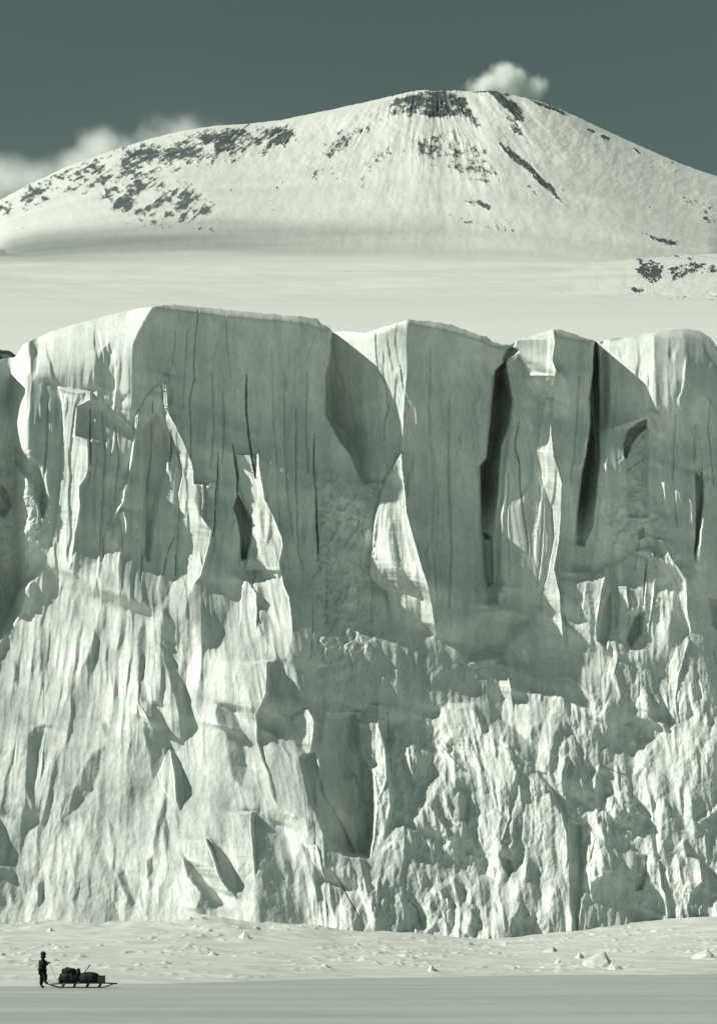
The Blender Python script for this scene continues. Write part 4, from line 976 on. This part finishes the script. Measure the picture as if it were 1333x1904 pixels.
# ---- sledge
SX0, SX1, SW = wx(94), wx(216), 0.27
sledge = empty('sledge', (wx(112), PS, 0), 'long low wooden sledge with upturned pointed front carrying a dark load', 'sledge')
ox = wx(112)
def L_(x): return x - ox
deck_z = 0.24
for sgn in (-1, 1):
    def runner(bm, sgn=sgn):
        xs = np.linspace(SX0 + .05, SX1 - .02, 40); pts = []
        for x in xs:
            tF = sstep(SX1 - .75, SX1, x); tB = sstep(SX0 + .55, SX0, x)
            pts.append((L_(x), sgn * SW, 0.035 + 0.19 * tF ** 1.3 + 0.10 * tB))
        rings = []
        for p in pts:
            rings.append([bm.verts.new((p[0], p[1] + dy, p[2] + dz)) for dy, dz in ((-.045, -.02), (.045, -.02), (.045, .02), (-.045, .02))])
        for a, b in zip(rings[:-1], rings[1:]):
            for k in range(4): bm.faces.new((a[k], a[(k + 1) % 4], b[(k + 1) % 4], b[k]))
        bm.faces.new(rings[0]); bm.faces.new(rings[-1])
    mesh_of('runner', runner, M_WOOD, sledge)
    mesh_of('side_rail', lambda bm, sgn=sgn: tube(bm, [(L_(wx(100)), sgn * SW, deck_z - .03), (L_(wx(150)), sgn * SW, deck_z), (L_(wx(200)), sgn * SW, deck_z), (L_(SX1 - .04), sgn * SW * .95, deck_z - .01)], .026, 8), M_WOOD, sledge)
for u in (119, 140, 164, 187):
    def bridge(bm, u=u):
        for sgn in (-1, 1):
            tube(bm, [(L_(wx(u)) - .07, sgn * SW, .03), (L_(wx(u)) + .02, sgn * (SW - .01), deck_z - .02)], .032, 8)
        tube(bm, [(L_(wx(u)) + .02, -SW, deck_z - .015), (L_(wx(u)) + .02, SW, deck_z - .015)], .03, 8)
    mesh_of('bridge', bridge, M_WOOD, sledge)
for y in (-.14, 0, .14):
    mesh_of('slat', lambda bm, y=y: box(bm, L_(wx(106)), L_(wx(206)), y - .05, y + .05, deck_z + .018, deck_z + .036, .005), M_WOOD, sledge)
mesh_of('bow', lambda bm: tube(bm, [(L_(SX1 - .04), SW * math.cos(a), .225 + 0 * a) if abs(math.cos(a)) > .99 else (L_(SX1 - .04) + .10 * math.sin(a), SW * math.cos(a), .225) for a in np.linspace(0, math.pi, 13)], .034, 8), M_WOOD, sledge)
def lash(bm):
    tube(bm, [(L_(wx(206)), -SW, deck_z), (L_(SX1 - .1), -.03, .225)], .012, 6); tube(bm, [(L_(wx(206)), SW, deck_z), (L_(SX1 - .1), .03, .225)], .012, 6)
mesh_of('lashing', lash, M_CORD, sledge)
def tail(bm):
    tube(bm, [(L_(wx(92)), -SW * .9, .185), (L_(wx(104)), -SW * .95, .20), (L_(wx(116)), -SW, deck_z)], .03, 8, (0.8, 1, 1))
    tube(bm, [(L_(wx(92)), SW * .9, .185), (L_(wx(104)), SW * .95, .20), (L_(wx(116)), SW, deck_z)], .03, 8, (0.8, 1, 1))
    tube(bm, [(L_(wx(92)), -SW * .9, .185), (L_(wx(92)), SW * .9, .185)], .03, 8)
    box(bm, L_(wx(91.5)), L_(wx(108)), -.18, .02, .185, .2, .004)
mesh_of('tail_board', tail, M_WOOD, sledge)

# ---- the load: every bundle is its own thing
def load(name, u, v_bot, w_px, h_px, dy, depth, seed, mat, label, cat, rough=0.3, freq=1.5, group='bundles lashed on the sledge', flat=.72):
    z0 = (1838 - v_bot) * PX
    rx, rz, ry = w_px * PX / 2, h_px * PX / (1 + flat), depth / 2
    o = link(name, lump_mesh(name, rx, ry, rz, seed, 4, rough, flat, freq), mat)
    o.location = (wx(u), PS + dy, z0 + rz * flat)
    return tag(o, label, cat, group), (rx, ry, rz, seed)
def straps(o, xs, rx, ry, rz, flat):
    for x in xs:
        k = math.sqrt(max(0.05, 1 - (x / rx) ** 2))
        mesh_of('strap', lambda bm: tube(bm, [(x, ry * 1.06 * k * math.cos(a), max(rz * 1.06 * k * math.sin(a), -rz * flat)) for a in np.linspace(-.3, math.pi + .3, 22)], .016, 6), M_LEATHER, o)
b1, g = load('canvas_bundle', 130.5, 1829, 39, 22, 0, .62, 501, M_CANVAS, 'largest lumpy dark bundle on the rear half of the sledge', 'bundle', .34); straps(b1, (-.22, .12), *g[:3], .72)
b2, g = load('canvas_bundle', 128, 1812.5, 27, 13, .02, .50, 511, M_CANVAS2, 'rounded dark bundle lying on top of the rear bundle', 'bundle', .42)
b5, g = load('kit_bag', 146.5, 1815, 9, 14, -.02, .30, 517, M_CANVAS, 'small upright kit bag standing at the front end of the rear pile', 'bag', .22)
b3, g = load('canvas_bundle', 166, 1829, 40, 21.5, 0, .60, 523, M_CANVAS2, 'domed dark bundle in the middle of the sledge under the leaning axe', 'bundle', .24); straps(b3, (-.18, .16), *g[:3], .72)
b6, g = load('canvas_bundle', 155, 1829, 18, 17, .03, .52, 541, M_CANVAS, 'low dark bundle filling the dip between the two big bundles', 'bundle', .3)
b4, g = load('canvas_bundle', 113.5, 1828, 8, 14, -.05, .4, 531, M_CANVAS2, 'narrow soft bundle hanging at the tail end of the load', 'bundle', .4)
crate = mesh_of('crate', lambda bm: box(bm, -.155, .155, -.24, .24, 0, .315, .012), M_WOOD)
crate.location = (wx(189.5), PS, deck_z + .037); tag(crate, 'square dark wooden box at the front end of the sledge load', 'box')
mesh_of('lid', lambda bm: box(bm, -.165, .165, -.25, .25, .317, .345, .006), M_WOOD, crate)
for z in (.08, .22): mesh_of('band', lambda bm, z=z: box(bm, -.159, .159, -.244, .244, z, z + .03, .003), M_IRON, crate)
axe = empty('ice_axe', (wx(155), PS - .05, (1838 - 1812) * PX), 'long-handled axe stuck slanting up out of the sledge load', 'axe')
mesh_of('handle', lambda bm: tube(bm, [(-.12, 0, -.16), (.17, 0, .20), (.335, 0, .42)], .022, 8), M_WOOD, axe)
def head(bm):
    tube(bm, [(.30, -.10, .40), (.325, -.03, .425), (.335, 0, .435), (.345, .03, .43), (.365, .09, .41)], .024, 8, (.4, 1, 1.2, 1, .5))
    tube(bm, [(.325, 0, .41), (.35, 0, .455)], .03, 8)
mesh_of('head', head, M_IRON, axe)
# drawing line from the gloves down to the sledge
rp0, rp1 = Vector((wx(78.5) + .39, PS - .02, 1.24)), Vector((wx(109.5), PS, .27))
rope = mesh_of('rope', lambda bm: tube(bm, [tuple(rp0.lerp(rp1, k) + Vector((0, 0, -.07 * math.sin(math.pi * k)))) for k in np.linspace(0, 1, 16)], .009, 6), M_CORD)
tag(rope, 'thin line running from the traveller\'s hands down to the sledge', 'rope')

# ---------------------------------------------------------------- loose ice blocks on the bank
def bank_z(x, y):
    i = int(np.clip(np.searchsorted(by, y) - 1, 0, len(by) - 2)); j = int(np.clip(np.searchsorted(bx, x) - 1, 0, len(bx) - 2))
    return float(BZ[i:i + 2, j:j + 2].mean())
def ice_block(u, v, w_px, h_px, seed, label, lean=0.25):
    # walk out along the ground until the block's foot is where it stands on the bank
    y = 120.0
    for y in np.arange(100, 235, 0.4):
        x = (u - CU) / F_PX * y
        if HV - (bank_z(x, y) - EYE) / y * F_PX <= v: break
    x = (u - CU) / F_PX * y; k = y / F_PX; rng = random.Random(seed)
    bm = bmesh.new()
    w, h = w_px * k / 2, h_px * k * .85
    base = [(math.cos(a) * w * rng.uniform(.8, 1.1), math.sin(a) * w * .8 * rng.uniform(.8, 1.1), -.3) for a in [q * math.pi / 4 + rng.uniform(-.2, .2) for q in range(8)]]
    mid = [(p[0] * rng.uniform(.35, .75) + lean * w * .3, p[1] * rng.uniform(.4, .8), h * rng.uniform(.25, .5)) for p in base]
    top = [(lean * w, rng.uniform(-.1, .1) * w, h), (lean * w + .22 * w, rng.uniform(-.3, .3) * w, h * .62)]
    for p in base + mid + top: bm.verts.new(p)
    bmesh.ops.convex_hull(bm, input=list(bm.verts))
    bmesh.ops.delete(bm, geom=[v_ for v_ in bm.verts if not v_.link_faces], context='VERTS')
    bmesh.ops.bevel(bm, geom=list(bm.edges), offset=.025 * h, segments=1, affect='EDGES', profile=.6)
    bmesh.ops.triangulate(bm, faces=bm.faces); bmesh.ops.subdivide_edges(bm, edges=bm.edges, cuts=3, use_grid_fill=True)
    co = np.array([q.co[:] for q in bm.verts]); n = fbm(co[:, 0] / (.3 * h) + co[:, 1] / (.4 * h), co[:, 2] / (.3 * h), seed, 3) * .06 * h
    for q, dn_ in zip(bm.verts, n): q.co += q.co.normalized() * dn_
    me = bpy.data.meshes.new('ice_block'); bm.to_mesh(me); bm.free()
    o = link('ice_block', me, M_BANK); o.location = (x, y, bank_z(x, y))
    return tag(o, label, 'ice block', 'ice blocks lying on the snow bank')
for args in [
    (1112, 1798, 70, 36, 11, 'largest pointed ice block at the right of the snow bank', .3),
    (1144, 1803, 44, 18, 12, 'flat-sided ice block leaning right beside the largest pointed block', -.3),
    (1076, 1782, 22, 13, 13, 'small ice block just up the bank from the largest pointed block', .2),
    (1036, 1792, 20, 13, 14, 'small peaked ice block alone to the left of the largest block', .3),
    (1024, 1770, 36, 10, 15, 'low broad ice block under the shaded corner of the cliff foot', .2),
    (803, 1805, 20, 12, 16, 'small triangular ice block alone at the front edge of the snow bank', -.2),
    (1305, 1782, 60, 20, 17, 'wide ice block at the right edge of the snow bank', .3),
    (940, 1757, 26, 9, 18, 'small ice block below the dark foot of the pinnacles in the centre right', .1),
    (455, 1744, 34, 16, 19, 'rounded ice block at the cliff foot below the grey curtain of ice', .1),
    (94, 1731, 18, 8, 20, 'small ice block high on the bank at the left, above the traveller', .2),
]: ice_block(*args)
